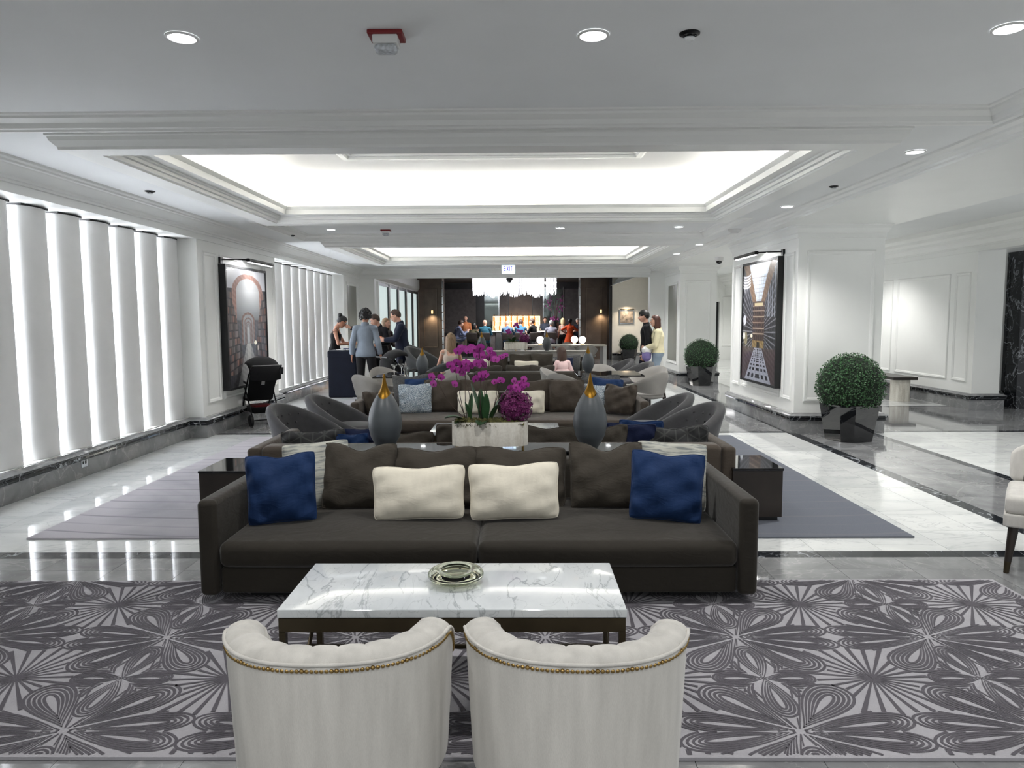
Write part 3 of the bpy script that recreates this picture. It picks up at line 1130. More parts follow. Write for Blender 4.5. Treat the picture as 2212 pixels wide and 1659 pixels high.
def picture(label, x, y0, y1, z0, z1, sg, fn, flip):
    yc = (y0 + y1) / 2
    w = y1 - y0
    t = thing('framed_picture', label, 'picture', (x, yc, z0))
    h = z1 - z0
    d = 0.10 * sg
    fr = MB()
    xa, xb = min(0, d), max(0, d)
    b = .035
    fr.box(xa, xb, -w / 2, -w / 2 + b, 0, h).box(xa, xb, w / 2 - b, w / 2, 0, h).box(xa, xb, -w / 2 + b, w / 2 - b, 0, b).box(xa, xb, -w / 2 + b, w / 2 - b, h - b, h)
    fr.build('frame', M['black'], t, smooth=0)
    o = print_sheet(fn, w - 2 * b, h - 2 * b, 110, 250, t, (d - .012 * sg, 0, b), flip)
    g = MB().box(min(0, d - .02 * sg), max(0, d - .02 * sg), -w / 2 + b, w / 2 - b, b, h - b).build('backing_board', M['black'], t, smooth=0)
    # its lamp
    L = thing('picture_light', 'slim black picture light above ' + ('the arched library photograph' if sg > 0 else 'the glass roofed arcade photograph'), 'lamp', (x, yc, z1 + .005))
    m = MB()
    m.box(min(0, .03 * sg), max(0, .03 * sg), -w / 2 + .02, -w / 2 + .10, .0, .09)
    m.build('wall_bracket', M['blackmt'], L, smooth=0)
    MB().tube([(.02 * sg, -w / 2 + .06, .06), (.16 * sg, -w / 2 + .3, .075), (.30 * sg, -.42, .075)], .009, 8).build('arm', M['blackmt'], L)
    MB().rbox(.27 * sg - .03, .27 * sg + .03, -.42, .62, .05, .10, .02, 1).build('lamp_bar', M['blackmt'], L)
    MB().box(.27 * sg - .018, .27 * sg + .018, -.38, .58, .044, .049).build('lamp_lens', M['lens'], L, smooth=0)
    a = bpy.data.lights.new('picture_beam', 'AREA')
    a.shape = 'RECTANGLE'
    a.size, a.size_y = .05, .9
    a.energy = 5
    ao = bpy.data.objects.new('picture_beam', a)
    C.objects.link(ao)
    ao.location = (x + .27 * sg, yc + .08, z1 + .03)
    ao.rotation_euler = (0, -sg * 0.45 + 0, 0) if False else (Vector((x + .02 * sg, yc, z1 - .9)) - Vector(ao.location)).to_track_quat('-Z', 'Y').to_euler()
    return t


picture('tall black framed photograph of an arched library behind the stroller', XW, 10.1, 11.72, .55, 2.33, 1, paint_left, False)
picture('tall black framed photograph of a glass roofed arcade on the right pier', XP, 10.12, 11.72, .55, 2.39, -1, paint_right, True)

# small lit picture in the bar
t = thing('lit_picture', 'small square picture lit from above on the cream wall', 'picture', (3.98, 26.88, 1.33))
MB().box(-.27, .27, -.02, .02, 0, .5).build('frame', M['chrome'], t, smooth=0)
MB().box(-.24, .24, -.026, -.02, .03, .47).build('print', plain('mottled_print', (128, 118, 108), .5, var=.35, scale=9), t, smooth=0)
MB().box(-.26, .26, -.12, -.08, .52, .55).build('lamp_bar', M['bronze'], t, smooth=0)
for sx in (-.2, .2):
    MB().tube([(sx, 0, .5), (sx, -.1, .54)], .01, 6).build('lamp_arm', M['bronze'], t)
spot_lamp('picture_glow', (3.98, 26.6, 1.9), 14, 2.4, 1, (1, .82, .6), (3.98, 26.9, 1.5))
# wall outlets in the marble base
for y, lb in ((5.75, 'steel power outlet plate in the marble base below the fins'),):
    t = thing('power_outlet', lb, 'outlet', (XA + .06, 7.05, .1))
    MB().box(0, .006, -.05, .05, 0, .09).build('plate', M['chrome'], t, smooth=0)
    MB().box(.006, .008, -.03, -.01, .03, .06).box(.006, .008, .01, .03, .03, .06).build('sockets', M['black'], t, smooth=0)


# ------------------------------------------------------------------ rugs
def rug_material(name, a, b, line, sc=1.0):
    t = NT(name)
    v = t.coord('Object')
    nz = t.noise(v, 0.55, 4, .55, .8)
    w = t.n('ShaderNodeTexWave', wave_type='BANDS', bands_direction='Y', ins={'Vector': v, 'Scale': 0.8 * sc, 'Distortion': 11.0, 'Detail': 1.5, 'Detail Scale': 0.3})
    thin = t.ramp(w.outputs['Fac'], [(0.0, (.6, .6, .6)), (0.02, (0, 0, 0)), (0.985, (0, 0, 0)), (1.0, (.25, .25, .25))])
    sx = t.n('ShaderNodeSeparateXYZ', ins={0: v})
    mr = t.n('ShaderNodeMapRange', ins={0: sx.outputs[0], 1: -3.6, 2: 2.4})
    ad = t.n('ShaderNodeMath', operation='ADD', ins={0: mr.outputs[0], 1: nz})
    body = t.ramp(ad.outputs[0], [(0.62, lin(a)), (1.15, lin(b))])
    col = t.mix(thin, body, lin(line))
    fine = t.noise(v, 260, 2)
    col = t.mix(.12, col, t.ramp(fine, [(.3, lin(tuple(q * .7 for q in b))), (.7, lin(a))]))
    t.link(col, t.b.inputs['Base Color'])
    t.set(Roughness=.95)
    t.b.inputs['Specular IOR Level'].default_value = .1
    t.bump(fine, .4, .003)
    return t.m


M['rug2'] = rug_material('contour_rug', (178, 175, 180), (98, 103, 112), (112, 112, 118))
M['rug3'] = rug_material('striped_rug', (150, 150, 154), (112, 114, 120), (90, 92, 98), 2.2)
r2 = MB().box(RUG2[0], RUG2[1], RUG2[2], RUG2[3], 0.001, .012).build('area_rug', M['rug2'], smooth=0)
tag(r2, 'blue grey rug with wavy contour lines under the middle seating group', 'rug')
r3 = MB().box(-3.3, 2.35, 12.9, 16.9, 0.001, .012).build('area_rug', M['rug3'], smooth=0)
tag(r3, 'far striped grey rug under the back seating group', 'rug')
M['rug1'] = fabric('grey_loop_pile', (164, 162, 167), .95, .1, .05, weave=260, strength=.5)
M['rugline'] = fabric('dark_loop_pile', (88, 85, 91), .95, .1, .06, weave=260, strength=.5)
r1 = MB().box(RUG1[0], RUG1[1], RUG1[2], RUG1[3], 0.001, .013).build('area_rug', M['rug1'], smooth=0)
tag(r1, 'patterned grey rug with dark nested petal loops under the near sofa', 'rug')


def rug_lines():
    PX, PY_ = .92, .80
    x0, y0 = -1.72, 3.37
    lines = []      # (points, half width along the line, scale of the loop, petal id)
    petals = []

    def petal(cx, cy, ang, L, w, n=4, tip=.03, fat=1.0, width=.0054):
        ca, sa = math.cos(ang), math.sin(ang)
        pid = len(petals)
        petals.append((cx, cy, ca, sa, tip * L, L, w * 1.25, fat))
        N = 40
        for k in range(n):
            s = 1 - k / n
            s2 = s * .94 + .06
            st = tip * L + (1 - s2) * L * .30
            en = L - (1 - s2) * L * .26
            t = np.linspace(0, 2 * PI, N + 1)
            q = (1 - np.cos(t)) / 2
            x = st + (en - st) * q
            y = w * s2 * np.sin(t) * (q ** fat) * 1.25
            P = np.stack([cx + x * ca - y * sa, cy + x * sa + y * ca], 1)
            lines.append((P, width * (.3 + .7 * np.minimum(1, q * 1.5)), s2, pid))

    def poly(pts, w0, w1=None):
        P = np.array(pts)
        w = np.linspace(w0, w1 if w1 is not None else w0, len(P))
        lines.append((P, w, 1.0, -1))
    for i in range(-3, 7):
        for j in range(-3, 3):
            hx, hy = x0 + i * PX, y0 + j * PY_
            for sg in (0, PI):
                for d in (-.175, .175):
                    petal(hx, hy, sg + d, .465, .070, 5, .04, .55)
            for a in (.86, PI - .86, PI + .86, -.86):
                petal(hx, hy, a, .43, .105, 5, .08, .8, .0062)
            for a in (.37, PI - .37, PI + .37, -.37):
                for e in (-.03, .03):
                    poly([(hx + (.02 + q / 12 * .34) * math.cos(a + e), hy + (.02 + q / 12 * .34) * math.sin(a + e)) for q in range(13)], .002, .0045)
            for a in (1.27, PI - 1.27, PI + 1.27, -1.27):
                for e in (-.05, .05):
                    poly([(hx + (.02 + q / 12 * .3) * math.cos(a + e), hy + (.02 + q / 12 * .3) * math.sin(a + e)) for q in range(13)], .002, .0045)
            rx, ry = hx, hy + PY_ / 2
            for a, L, w in ((0, .215, .052), (PI, .215, .052), (PI / 2, .30, .062), (-PI / 2, .30, .062)):
                petal(rx, ry, a, L, w, 4, .01, .5)
            for a in (.66, PI - .66, PI + .66, -.66):
                for k in range(4):
                    r0 = .075 + k * .03
                    poly([(rx + (r0 + .10 * abs((q - 4) / 4)) * math.cos(a + (q - 4) / 4 * .42), ry + (r0 + .10 * abs((q - 4) / 4)) * math.sin(a + (q - 4) / 4 * .42)) for q in range(9)], .0055)
            bx, by = hx + PX / 2, hy + PY_ / 2
            for k in range(26):
                a = 2 * PI * k / 26 + .06
                poly([(bx + .32 * q / 20 * math.cos(a), by + .32 * q / 20 * math.sin(a)) for q in range(21)], .0030, .0105)
    m = MB()
    X0, X1, Y0, Y1 = RUG1[0] + .012, RUG1[1] - .012, RUG1[2] + .012, RUG1[3] - .012
    keepl = [l for l in lines if not (l[0][:, 0].max() < X0 or l[0][:, 0].min() > X1 or l[0][:, 1].max() < Y0 or l[0][:, 1].min() > Y1)]
    allp = np.concatenate([l[0] for l in keepl])
    alls = np.concatenate([np.full(len(l[0]), l[2] - .01) for l in keepl])
    allo = np.concatenate([np.full(len(l[0]), l[3]) for l in keepl])
    hide = np.zeros(len(allp), bool)
    for pid, (cx, cy, ca, sa, st, en, w, fat) in enumerate(petals):
        near = (np.abs(allp[:, 0] - cx) < .5) & (np.abs(allp[:, 1] - cy) < .5) & (allo != pid)
        if not near.any():
            continue
        d = allp[near] - np.array([cx, cy])
        x = d[:, 0] * ca + d[:, 1] * sa
        y = -d[:, 0] * sa + d[:, 1] * ca
        q = np.clip((x - st) / (en - st), 1e-4, 1 - 1e-4)
        ym = w * 2 * np.sqrt(q * (1 - q)) * q ** fat
        s = np.where((x > st) & (x < en), np.abs(y) / np.maximum(ym, 1e-5), 9)
        idx = np.where(near)[0]
        hide[idx[s < np.minimum(alls[near], .97)]] = True
    vs, fs = [], []
    o2 = 0
    zi = 0
    for P, w, s_, pid in keepl:
        n = len(P)
        hd = hide[o2:o2 + n]
        o2 += n
        T = np.gradient(P, axis=0)
        T /= np.maximum(np.linalg.norm(T, axis=1), 1e-6)[:, None]
        Nn = np.stack([-T[:, 1], T[:, 0]], 1) * w[:, None]
        A, B = P + Nn, P - Nn
        o = len(vs)
        zi += 1
        zz = .0142 + (zi % 41) * .00003
        inside = (P[:, 0] > X0) & (P[:, 0] < X1) & (P[:, 1] > Y0) & (P[:, 1] < Y1) & ~hd
        for a, b in zip(A, B):
            vs.append((a[0], a[1], zz))
            vs.append((b[0], b[1], zz))
        for i in range(n - 1):
            if inside[i] and inside[i + 1]:
                fs.append((o + 2 * i + 1, o + 2 * i + 3, o + 2 * i + 2, o + 2 * i))
    m.add(vs, fs)
    stuff(m.build('woven_lines', M['rugline'], r1, smooth=0))


rug_lines()


# ------------------------------------------------------------------ sofas and cushions
def sofa(label, xc, yf, Wd, D, rz, key, armh=.585, backh=.60, group=None):
    t = thing('sofa', label, 'sofa', (xc, yf, 0), rz, group)
    a = .105
    fz = .058
    MB().rbox(-Wd / 2 + a, Wd / 2 - a, .035, D - .1, fz, .205, .02, 2).build('base', M[key], t)
    for sg in (-1, 1):
        x0, x1 = sorted((sg * (Wd / 2 - a), sg * Wd / 2))
        MB().rbox(x0, x1, 0, D, fz - .004, armh, .032, 3).build('arm', M[key], t)
    MB().rbox(-Wd / 2 + a, Wd / 2 - a, D - .20, D - .01, fz, backh, .04, 4, .008).build('back', M[key], t)
    half = (Wd - 2 * a) / 2
    for sg in (-1, 1):
        x0, x1 = sorted((0.004 * sg, sg * (half - .002)))
        MB().rbox(x0, x1, .0, D - .19, .208, .352, .045, 5, .022).build('seat_cushion', M[key], t)
    for sx in (-1, 1):
        for y in (.18, D - .2):
            MB().box(sx * (Wd / 2 - .34) - .11, sx * (Wd / 2 - .34) + .11, y - .05, y + .05, .0, fz + .004).build('foot', M['black'], t, smooth=0)
    return t


PIP = {}


def pillow(label, loc, w, h, th, key, rx=-.25, rz=0.0, ry=0.0, chop=0.0, ear=.06, seed=1, piping=None, wr=.008, cat='cushion', name='cushion', group=None, lo=False):
    """standing cushion, origin at the middle of its lower edge, front towards -Y"""
    rr = random.Random(seed)
    n = 10 if lo else 22
    ph = [rr.uniform(0, 6.28) for _ in range(8)]

    def outline(u, v):
        kk = .30 if h / w < .7 else .20
        us = u * math.sqrt(1 - kk * (v ** 6) * .5)
        vs2 = v * math.sqrt(1 - kk * (u ** 6) * .5)
        x = w / 2 * us * (1 - ear * (1 - v * v) ** 1.0)
        z = h / 2 + h / 2 * vs2 * (1 - ear * (1 - u * u) ** 1.0)
        if chop:
            z -= chop * math.exp(-(u / .42) ** 2) * max(0, (v + .35) / 1.35) ** 2
            x *= 1 + .02 * v
        return x, z
    m = MB()
    vs = []
    fs = []
    ids = {}
    for side in (0, 1):
        for j in range(n + 1):
            for i in range(n + 1):
                u = math.sin((i / n * 2 - 1) * PI / 2)
                v = math.sin((j / n * 2 - 1) * PI / 2)
                edge = i in (0, n) or j in (0, n)
                if edge and (i, j, 0) in ids:
                    ids[(i, j, side)] = ids[(i, j, 0)]
                    continue
                x, z = outline(u, v)
                tt = th / 2 * ((1 - u * u) * (1 - v * v)) ** .42
                tt *= 1 + .12 * (-v)
                e = 1 - abs(u * v)
                wv = wr * (math.sin(5 * u + 4 * v + ph[0]) + math.sin(9 * v - 5 * u + ph[1]) * .6 + math.sin(13 * u * v + ph[2] + 3 * u) * .7 + .5 * math.sin(17 * u + 6 * v + ph[3]))
                if not edge:
                    tt = max(.003, tt + wv)
                if chop:
                    tt *= 1 - .25 * math.exp(-(u / .35) ** 2) * max(0, v)
                y = -tt if side == 0 else tt
                ids[(i, j, side)] = len(vs)
                vs.append((x, y, z))
        for j in range(n):
            for i in range(n):
                q = [ids[(i, j, side)], ids[(i + 1, j, side)], ids[(i + 1, j + 1, side)], ids[(i, j + 1, side)]]
                if side == 1:
                    q = q[::-1]
                if len(set(q)) >= 3:
                    fs.append(tuple(dict.fromkeys(q)))
    m.add(vs, fs)
    R = Matrix.Rotation(rz, 3, 'Z') @ Matrix.Rotation(rx, 3, 'X') @ Matrix.Rotation(ry, 3, 'Y')
    o = m.build(name, M[key] if isinstance(key, str) else key, None, loc, R.to_euler(), smooth=80)
    tag(o, label, cat, group)
    if not lo:
        pts = []
        N = 20
        for (a0, b0, a1, b1) in ((-1, -1, 1, -1), (1, -1, 1, 1), (1, 1, -1, 1), (-1, 1, -1, -1)):
            for k in range(N):
                f = k / N
                f = (1 - math.cos(f * PI)) / 2
                x, z = outline(a0 + (a1 - a0) * f, b0 + (b1 - b0) * f)
                pts.append((x, 0, z))
        p = MB().tube(pts, .0048 if h > .3 else .004, 6, True).build('piping', M[piping or key] if isinstance(piping or key, str) else key, o, smooth=80)
    return o


M['greyprint'] = None


def weave_mat(name, a, b, scale, kind='wave', rough=.85):
    t = NT(name)
    a0 = a
    v = t.coord('Object')
    if kind == 'ikat':
        w = t.noise(t.coord('Object', (6, 6, 60)), 1.2, 3, .6)
        col = t.ramp(w, [(.40, lin(b)), (.52, lin(a))])
    elif kind == 'leaf':
        w = t.n('ShaderNodeTexVoronoi', feature='DISTANCE_TO_EDGE', ins={'Vector': t.coord('Object', (1, .2, 1)), 'Scale': scale}).outputs['Distance']
        n2 = t.noise(v, scale * 2.5, 3, .5, 2)
        a1 = t.n('ShaderNodeMath', operation='MULTIPLY_ADD', ins={0: n2, 1: .5, 2: w}).outputs[0]
        col = t.ramp(a1, [(.33, lin(b)), (.42, lin(a))])
    else:
        sx = t.n('ShaderNodeSeparateXYZ', ins={0: v})
        last = None
        for a in (0.0, PI / 3, 2 * PI / 3):
            m1 = t.n('ShaderNodeMath', operation='MULTIPLY', ins={0: sx.outputs[0], 1: math.cos(a) * scale})
            m2 = t.n('ShaderNodeMath', operation='MULTIPLY_ADD', ins={0: sx.outputs[2], 1: math.sin(a) * scale, 2: m1.outputs[0]})
            pp = t.n('ShaderNodeMath', operation='PINGPONG', ins={0: m2.outputs[0], 1: .5}).outputs[0]
            last = pp if last is None else t.n('ShaderNodeMath', operation='MINIMUM', ins={0: last, 1: pp}).outputs[0]
        col = t.ramp(last, [(.0, lin(b)), (.03, lin(b)), (.075, lin(a0))])
        t.bump(last, .4, .004)
    t.link(col, t.b.inputs['Base Color'])
    t.set(Roughness=rough)
    t.b.inputs['Sheen Weight'].default_value = .2
    t.b.inputs['Specular IOR Level'].default_value = .25
    return t.m


M['ikat'] = weave_mat('grey_ikat_linen', (186, 186, 176), (136, 140, 138), 8, 'ikat')
M['lightblue'] = weave_mat('pale_blue_vine_print', (204, 212, 217), (110, 126, 142), 62, 'leaf')
M['quilt'] = weave_mat('quilted_charcoal', (44, 45, 46), (66, 66, 65), 11, 'quilt', .7)
M['greytex'] = weave_mat('grey_diamond_weave', (88, 88, 88), (72, 73, 75), 20, 'quilt')

sofa('near umber velvet sofa facing the viewer behind the marble coffee table', -.23, 3.78, 3.02, 1.2, 0, 'sofa')
ZS = .362
# brown back cushions
pillow('brown cushion at the left end of the near sofa back, beside the grey one', (-1.02, 4.42, ZS), .46, .43, .17, 'brownp', -.38, .06, .03, .05, .05, 3)
pillow('slumped brown cushion behind the left cream lumbar pillow', (-.545, 4.46, ZS), .58, .40, .17, 'brownp', -.42, .0, -.02, .03, .05, 4)
pillow('slumped brown cushion behind the right cream lumbar pillow', (.0, 4.46, ZS), .60, .40, .17, 'brownp', -.42, .02, .02, .03, .05, 5)
pillow('brown cushion with a dented top left of the right blue pillow', (.545, 4.42, ZS), .47, .43, .18, 'brownp', -.36, -.03, 0.0, .06, .05, 6)
pillow('pale grey streaked cushion half hidden behind the left blue pillow', (-1.25, 4.45, ZS), .42, .43, .12, 'ikat', -.34, .32, -.05, 0, .05, 7)
pillow('pale grey streaked cushion behind the right blue pillow', (.93, 4.40, ZS), .44, .43, .12, 'ikat', -.38, -.12, .05, 0, .05, 8)
pillow('royal blue square pillow at the left end of the near sofa', (-1.385, 4.12, ZS + .002), .40, .41, .13, 'blue', -.22, .16, -.05, .02, .055, 9)
pillow('royal blue square pillow at the right end of the near sofa', (.845, 4.14, ZS + .002), .43, .41, .14, 'blue', -.26, -.10, .07, .02, .055, 10)
pillow('left cream lumbar pillow in the middle of the near sofa', (-.595, 4.17, ZS + .004), .56, .325, .14, 'cream', -.25, .03, -.02, .015, .07, 11, wr=.003)
pillow('right cream lumbar pillow in the middle of the near sofa', (-.03, 4.17, ZS + .004), .55, .34, .14, 'cream', -.25, -.02, -.035, .015, .07, 12, wr=.003)

# coffee tables -----------------------------------------------------------


def coffee_table(label, x0, x1, y0, y1, z):
    t = thing('coffee_table', label, 'table', ((x0 + x1) / 2, (y0 + y1) / 2, 0))
    a, b = (x1 - x0) / 2, (y1 - y0) / 2
    MB().rbox(-a, a, -b, b, z - .034, z, .004, 1, seg=2).build('marble_top', M['m_table'], t, smooth=12)
    a2, b2 = a - .004, b - .004
    ap = MB()
    ap.box(-a2, a2, -b2, -b2 + .025, z - .092, z - .038).box(-a2, a2, b2 - .025, b2, z - .092, z - .038)
    ap.box(-a2, -a2 + .025, -b2 + .025, b2 - .025, z - .092, z - .038).box(a2 - .025, a2, -b2 + .025, b2 - .025, z - .092, z - .038)
    ap.build('apron', M['bronze'], t, smooth=0)
    for sx in (-1, 1):
        for sy in (-1, 1):
            x, y = sx * (a2 - .013), sy * (b2 - .013)
            MB().box(x - .013, x + .013, y - .013, y + .013, .012, z - .09).build('leg', M['bronze'], t, smooth=0)
        xx = sx * (a2 - .03)
        MB().tube([(xx, b2 - .02, z - .1), (xx * .98, -b2 * .1, .17)], .009, 6).build('brace', M['bronze'], t)
        MB().tube([(xx, -b2 + .02, z - .1), (xx * .98, -b2 * .1, .17)], .009, 6).build('brace', M['bronze'], t) if False else None
    MB().box(-a2 + .03, a2 - .03, -b2 * .1 - .008, -b2 * .1 + .008, .162, .178).build('stretcher', M['bronze'], t, smooth=0)
    return t


coffee_table('low white marble coffee table on a dark bronze frame in front of the near sofa', -.945, .412, 2.70, 3.235, .43)
coffee_table('white marble coffee table beyond the orchid planter', -.90, .41, 7.10, 7.72, .43)


def glass(name, rgb, rough=0.0, ior=1.45, tr=1.0):
    t = NT(name)
    t.b.inputs['Base Color'].default_value = lin(rgb)
    t.set(Roughness=rough, IOR=ior)
    t.b.inputs['Transmission Weight'].default_value = tr
    return t.m


M['glass'] = glass('clear_glass', (246, 248, 246))
M['glassbowl'] = glass('smoked_green_glass', (216, 220, 196), 0, 1.5)
bw = MB()
prof = []
for k in range(15):
    a = -PI / 2 + PI * 1.12 * k / 14
    prof.append((.078 + .042 * math.cos(a), .040 + .034 * math.sin(a) + .004))
prof = [(0.0, .006), (.05, .006)] + prof + [(.07, .06), (.075, .04), (.055, .024), (.0, .02)]
bw.lathe(prof, 40, cap=False)
o = bw.build('glass_bowl', M['glassbowl'], None, (-.275, 3.0, .4315), smooth=80)
o.scale = (1, 1, .74)
tag(o, 'thick round smoked glass bowl on the near marble coffee table', 'bowl')

# accent chairs with nail heads -------------------------------------------


def tub(fn_rim, a_top, a_bot, b_top, b_bot, z_bot, th, t0, t1, nu=40, p=2.4):
    """curved tub shell: closed ring section swept round the back; returns (outer, inner-roll) MB"""
    def pt(t, z, inset, ztop):
        f = 0 if ztop <= z_bot else min(1, max(0, (z - z_bot) / (ztop - z_bot)))
        a = a_bot + (a_top - a_bot) * f - inset
        b = b_bot + (b_top - b_bot) * f - inset
        c, s = math.cos(t), math.sin(t)
        k = (abs(c) ** p + abs(s) ** p) ** (-1 / p)
        return (a * k * s, -b * k * c, z)
    return pt


def accent_chair(label, loc, rz):
    t = thing('accent_chair', label, 'chair', loc, rz)
    t.scale = (1.07, 1.05, .985)
    T = math.radians(118)

    def rim(u):
        a = abs(u) * 118
        if a < 72:
            return .645
        k = (a - 72) / 46
        return .645 - .17 * (k * k * (3 - 2 * k))
    pt = tub(rim, .318, .300, .305, .288, .20, .07, -T, T)
    nu = 44
    m = MB()

    def outer(u, v):
        tt = (u * 2 - 1)
        zt = rim(tt) - .02
        return pt(tt * T, .20 + (zt - .20) * v, 0, zt)
    m.grid(outer, nu, 10)

    def edge(u, v):   # ends of the wings and bottom are closed by the inner surface
        tt = u * 2 - 1
        zt = rim(tt)
        return pt(tt * T, .20 + (zt - .10 - .2) * v, .08, zt)
    m.grid(edge, nu, 6)
    for side in (0, 1):
        u = side
        L = 8
        vs = []
        for k in range(L + 1):
            vs.append(outer(u, k / L))
        for k in range(L + 1):
            vs.append(edge(u, k / L))
        fs = [(k, k + 1, L + 2 + k, L + 1 + k) for k in range(L)]
        m.add(vs, fs)
    m.build('outer_back', M['beige'], t, smooth=60)
    # plump channelled inner roll
    r = MB()
    NC = 15

    def roll(u, v):
        tt = u * 2 - 1
        zt = rim(tt)
        ch = abs(math.sin(u * NC * PI)) ** .5
        an = PI * v * 1.06 - .25
        base = .055
        off = .048 - math.cos(an) * (.048 + .004 * ch)
        z = zt - .028 + math.sin(an) * (.032 + .007 * ch)
        if v > .8:
            z = zt - .028 + math.sin(PI * .8 * 1.06 - .25) * .036 - (v - .8) / .2 * .26
            off = .096 + .004 * ch
        return pt(tt * T, z, off, zt)
    r.grid(roll, 180, 16)
    for side in (0, 1):
        vs = [roll(side, k / 16) for k in range(17)]
        r.add(vs, [tuple(range(17)) if side else tuple(range(17))[::-1]])
    r.build('inner_back', M['beige'], t, smooth=60)
    # welt and nail heads
    path = []
    for k in range(81):
        tt = k / 80 * 2 - 1
        path.append(pt(tt * T, rim(tt) - .016, -.002, rim(tt)))
    MB().tube(path, .0055, 6).build('welt', M['beige'], t, smooth=80)
    nm = MB()
    NN = 104
    for k in range(NN):
        tt = (k + .5) / NN * 2 - 1
        if abs(tt) > .9:
            continue
        z = rim(tt) - .034
        x, y, z = pt(tt * T, z, -.0005, rim(tt))
        nm.ball((x, y, z), .0066, .0066, .0066, 8, 6)
    stuff(nm.build('nail_heads', M['brass'], t, smooth=80))
    MB().rbox(-.24, .24, -.20, .28, .22, .40, .05, 4, .02).build('seat_cushion', M['beige'], t)
    MB().rbox(-.26, .26, -.22, .275, .15, .235, .03, 2).build('seat_rail', M['beige'], t)
    # front of the arms
    for sg in (-1, 1):
        MB().rbox(sg * .262 - .035, sg * .262 + .035, .15, .26, .2, .40, .03, 3).build('arm_front', M['beige'], t)
        for y, sp in ((.24, .012), (-.2, -.03)):
            m = MB()
            m.tube([(sg * .235, y, .17), (sg * (.235 + abs(sp) * .6), y + sp, .045)], [.022, .014], 10)
            leg = m.build('leg', M['walnut'], t, smooth=60)
            MB().tube([(sg * (.235 + abs(sp) * .6), y + sp, .047), (sg * (.235 + abs(sp) * .7), y + sp * 1.2, .013 if y > 0 else .001)], [.0148, .012], 10).build('ferrule', M['brass'], leg, smooth=60)
    return t


accent_chair('oatmeal velvet tub chair with nail heads, left of the two in front', (-.555, 2.19, 0), .03)
accent_chair('oatmeal velvet tub chair with nail heads, right of the two in front', (.17, 2.19, 0), -.03)

# side chair at the right edge
t = thing('side_chair', 'beige side chair with dark brass tipped leg at the right edge', 'chair', (3.33, 4.36, 0), -.62)
MB().rbox(-.30, .30, -.30, .28, .285, .365, .012, 2).build('seat_rail', M['beige'], t)
MB().rbox(-.295, .31, -.295, .27, .362, .47, .03, 4, .01).build('seat_cushion', M['beige'], t)
bk = MB()
bk.rbox(-.29, .29, .27, .35, .46, .74, .03, 4, .012)
bk.v = [(x * (1 + 0), y + max(0, z - .4) * .25, z - max(0, (-x - .16)) * .75 * max(0, (z - .5) / .24) ) for x, y, z in bk.v]
bk.build('backrest', M['beige'], t)
for sx in (-1, 1):
    MB().box(sx * .2 - .015, sx * .2 + .015, .27, .30, .3, .5).build('back_post', M['walnut'], t, smooth=0)
    for y, s in ((-.25, -.03), (.23, .03)):
        lg = MB().tube([(sx * .245, y, .29), (sx * .265, y + s, .07)], [.03, .019], 10).build('leg', M['walnut'], t, smooth=60)
        MB().tube([(sx * .265, y + s, .072), (sx * .270, y + s * 1.2, .0)], [.019, .015], 10).build('ferrule', M['bronze'], lg, smooth=60)

# side tables, console ----------------------------------------------------


def side_table(label, x0, x1, y0, y1, z=.42):
    t = thing('side_table', label, 'table', ((x0 + x1) / 2, (y0 + y1) / 2, 0))
    a, b = (x1 - x0) / 2, (y1 - y0) / 2
    MB().box(-a + .006, a - .006, -b + .006, b - .006, .045, z - .02).build('cabinet', M['walnut'], t, smooth=0)
    MB().box(-a + .03, a - .03, -b + .03, b - .03, .012, .045).build('plinth', M['black'], t, smooth=0)
    MB().rbox(-a, a, -b, b, z - .02, z, .003, 1, seg=1).build('glass_top', M['blackgl'], t, smooth=12)
    return t


side_table('dark wood cube side table with black glass top at the right of the sofas', 1.60, 1.985, 5.36, 5.88)
side_table('dark wood cube side table with black glass top at the left of the sofas', -2.42, -2.03, 5.32, 5.84)
side_table('brown side table between the left grey barrel chair and the wall', -2.62, -2.34, 7.9, 8.4, .4)

t = thing('console_table', 'long black glass console table between the two sofas back to back', 'table', (-.23, 5.18, 0))
MB().rbox(-1.16, 1.14, -.17, .17, .602, .62, .003, 1, seg=1).build('glass_top', M['blackgl'], t, smooth=12)
MB().box(-1.155, 1.135, -.165, -.145, .56, .602).box(-1.155, 1.135, .145, .165, .56, .602).build('rail', M['blackmt'], t, smooth=0)
for sx in (-1.14, 1.1):
    for sy in (-.15, .15):
        MB().box(sx, sx + .025, sy - .0125, sy + .0125, .001, .602).build('leg', M['blackmt'], t, smooth=0)

# vases -------------------------------------------------------------------
M['vase'] = plain('slate_ceramic', (76, 81, 85), 0.42, var=.06, scale=3, bump=.05)


def vase_r(z):
    # teardrop of height .54
    pts = [(0, .052), (.03, .072), (.09, .103), (.16, .1195), (.21, .121), (.27, .110), (.32, .092), (.36, .072), (.40, .048), (.44, .028), (.48, .017), (.52, .011), (.54, .006)]
    for (z0, r0), (z1, r1) in zip(pts, pts[1:]):
        if z <= z1:
            k = (z - z0) / (z1 - z0)
            return r0 + (r1 - r0) * (k if k < 0 else k)
    return .005


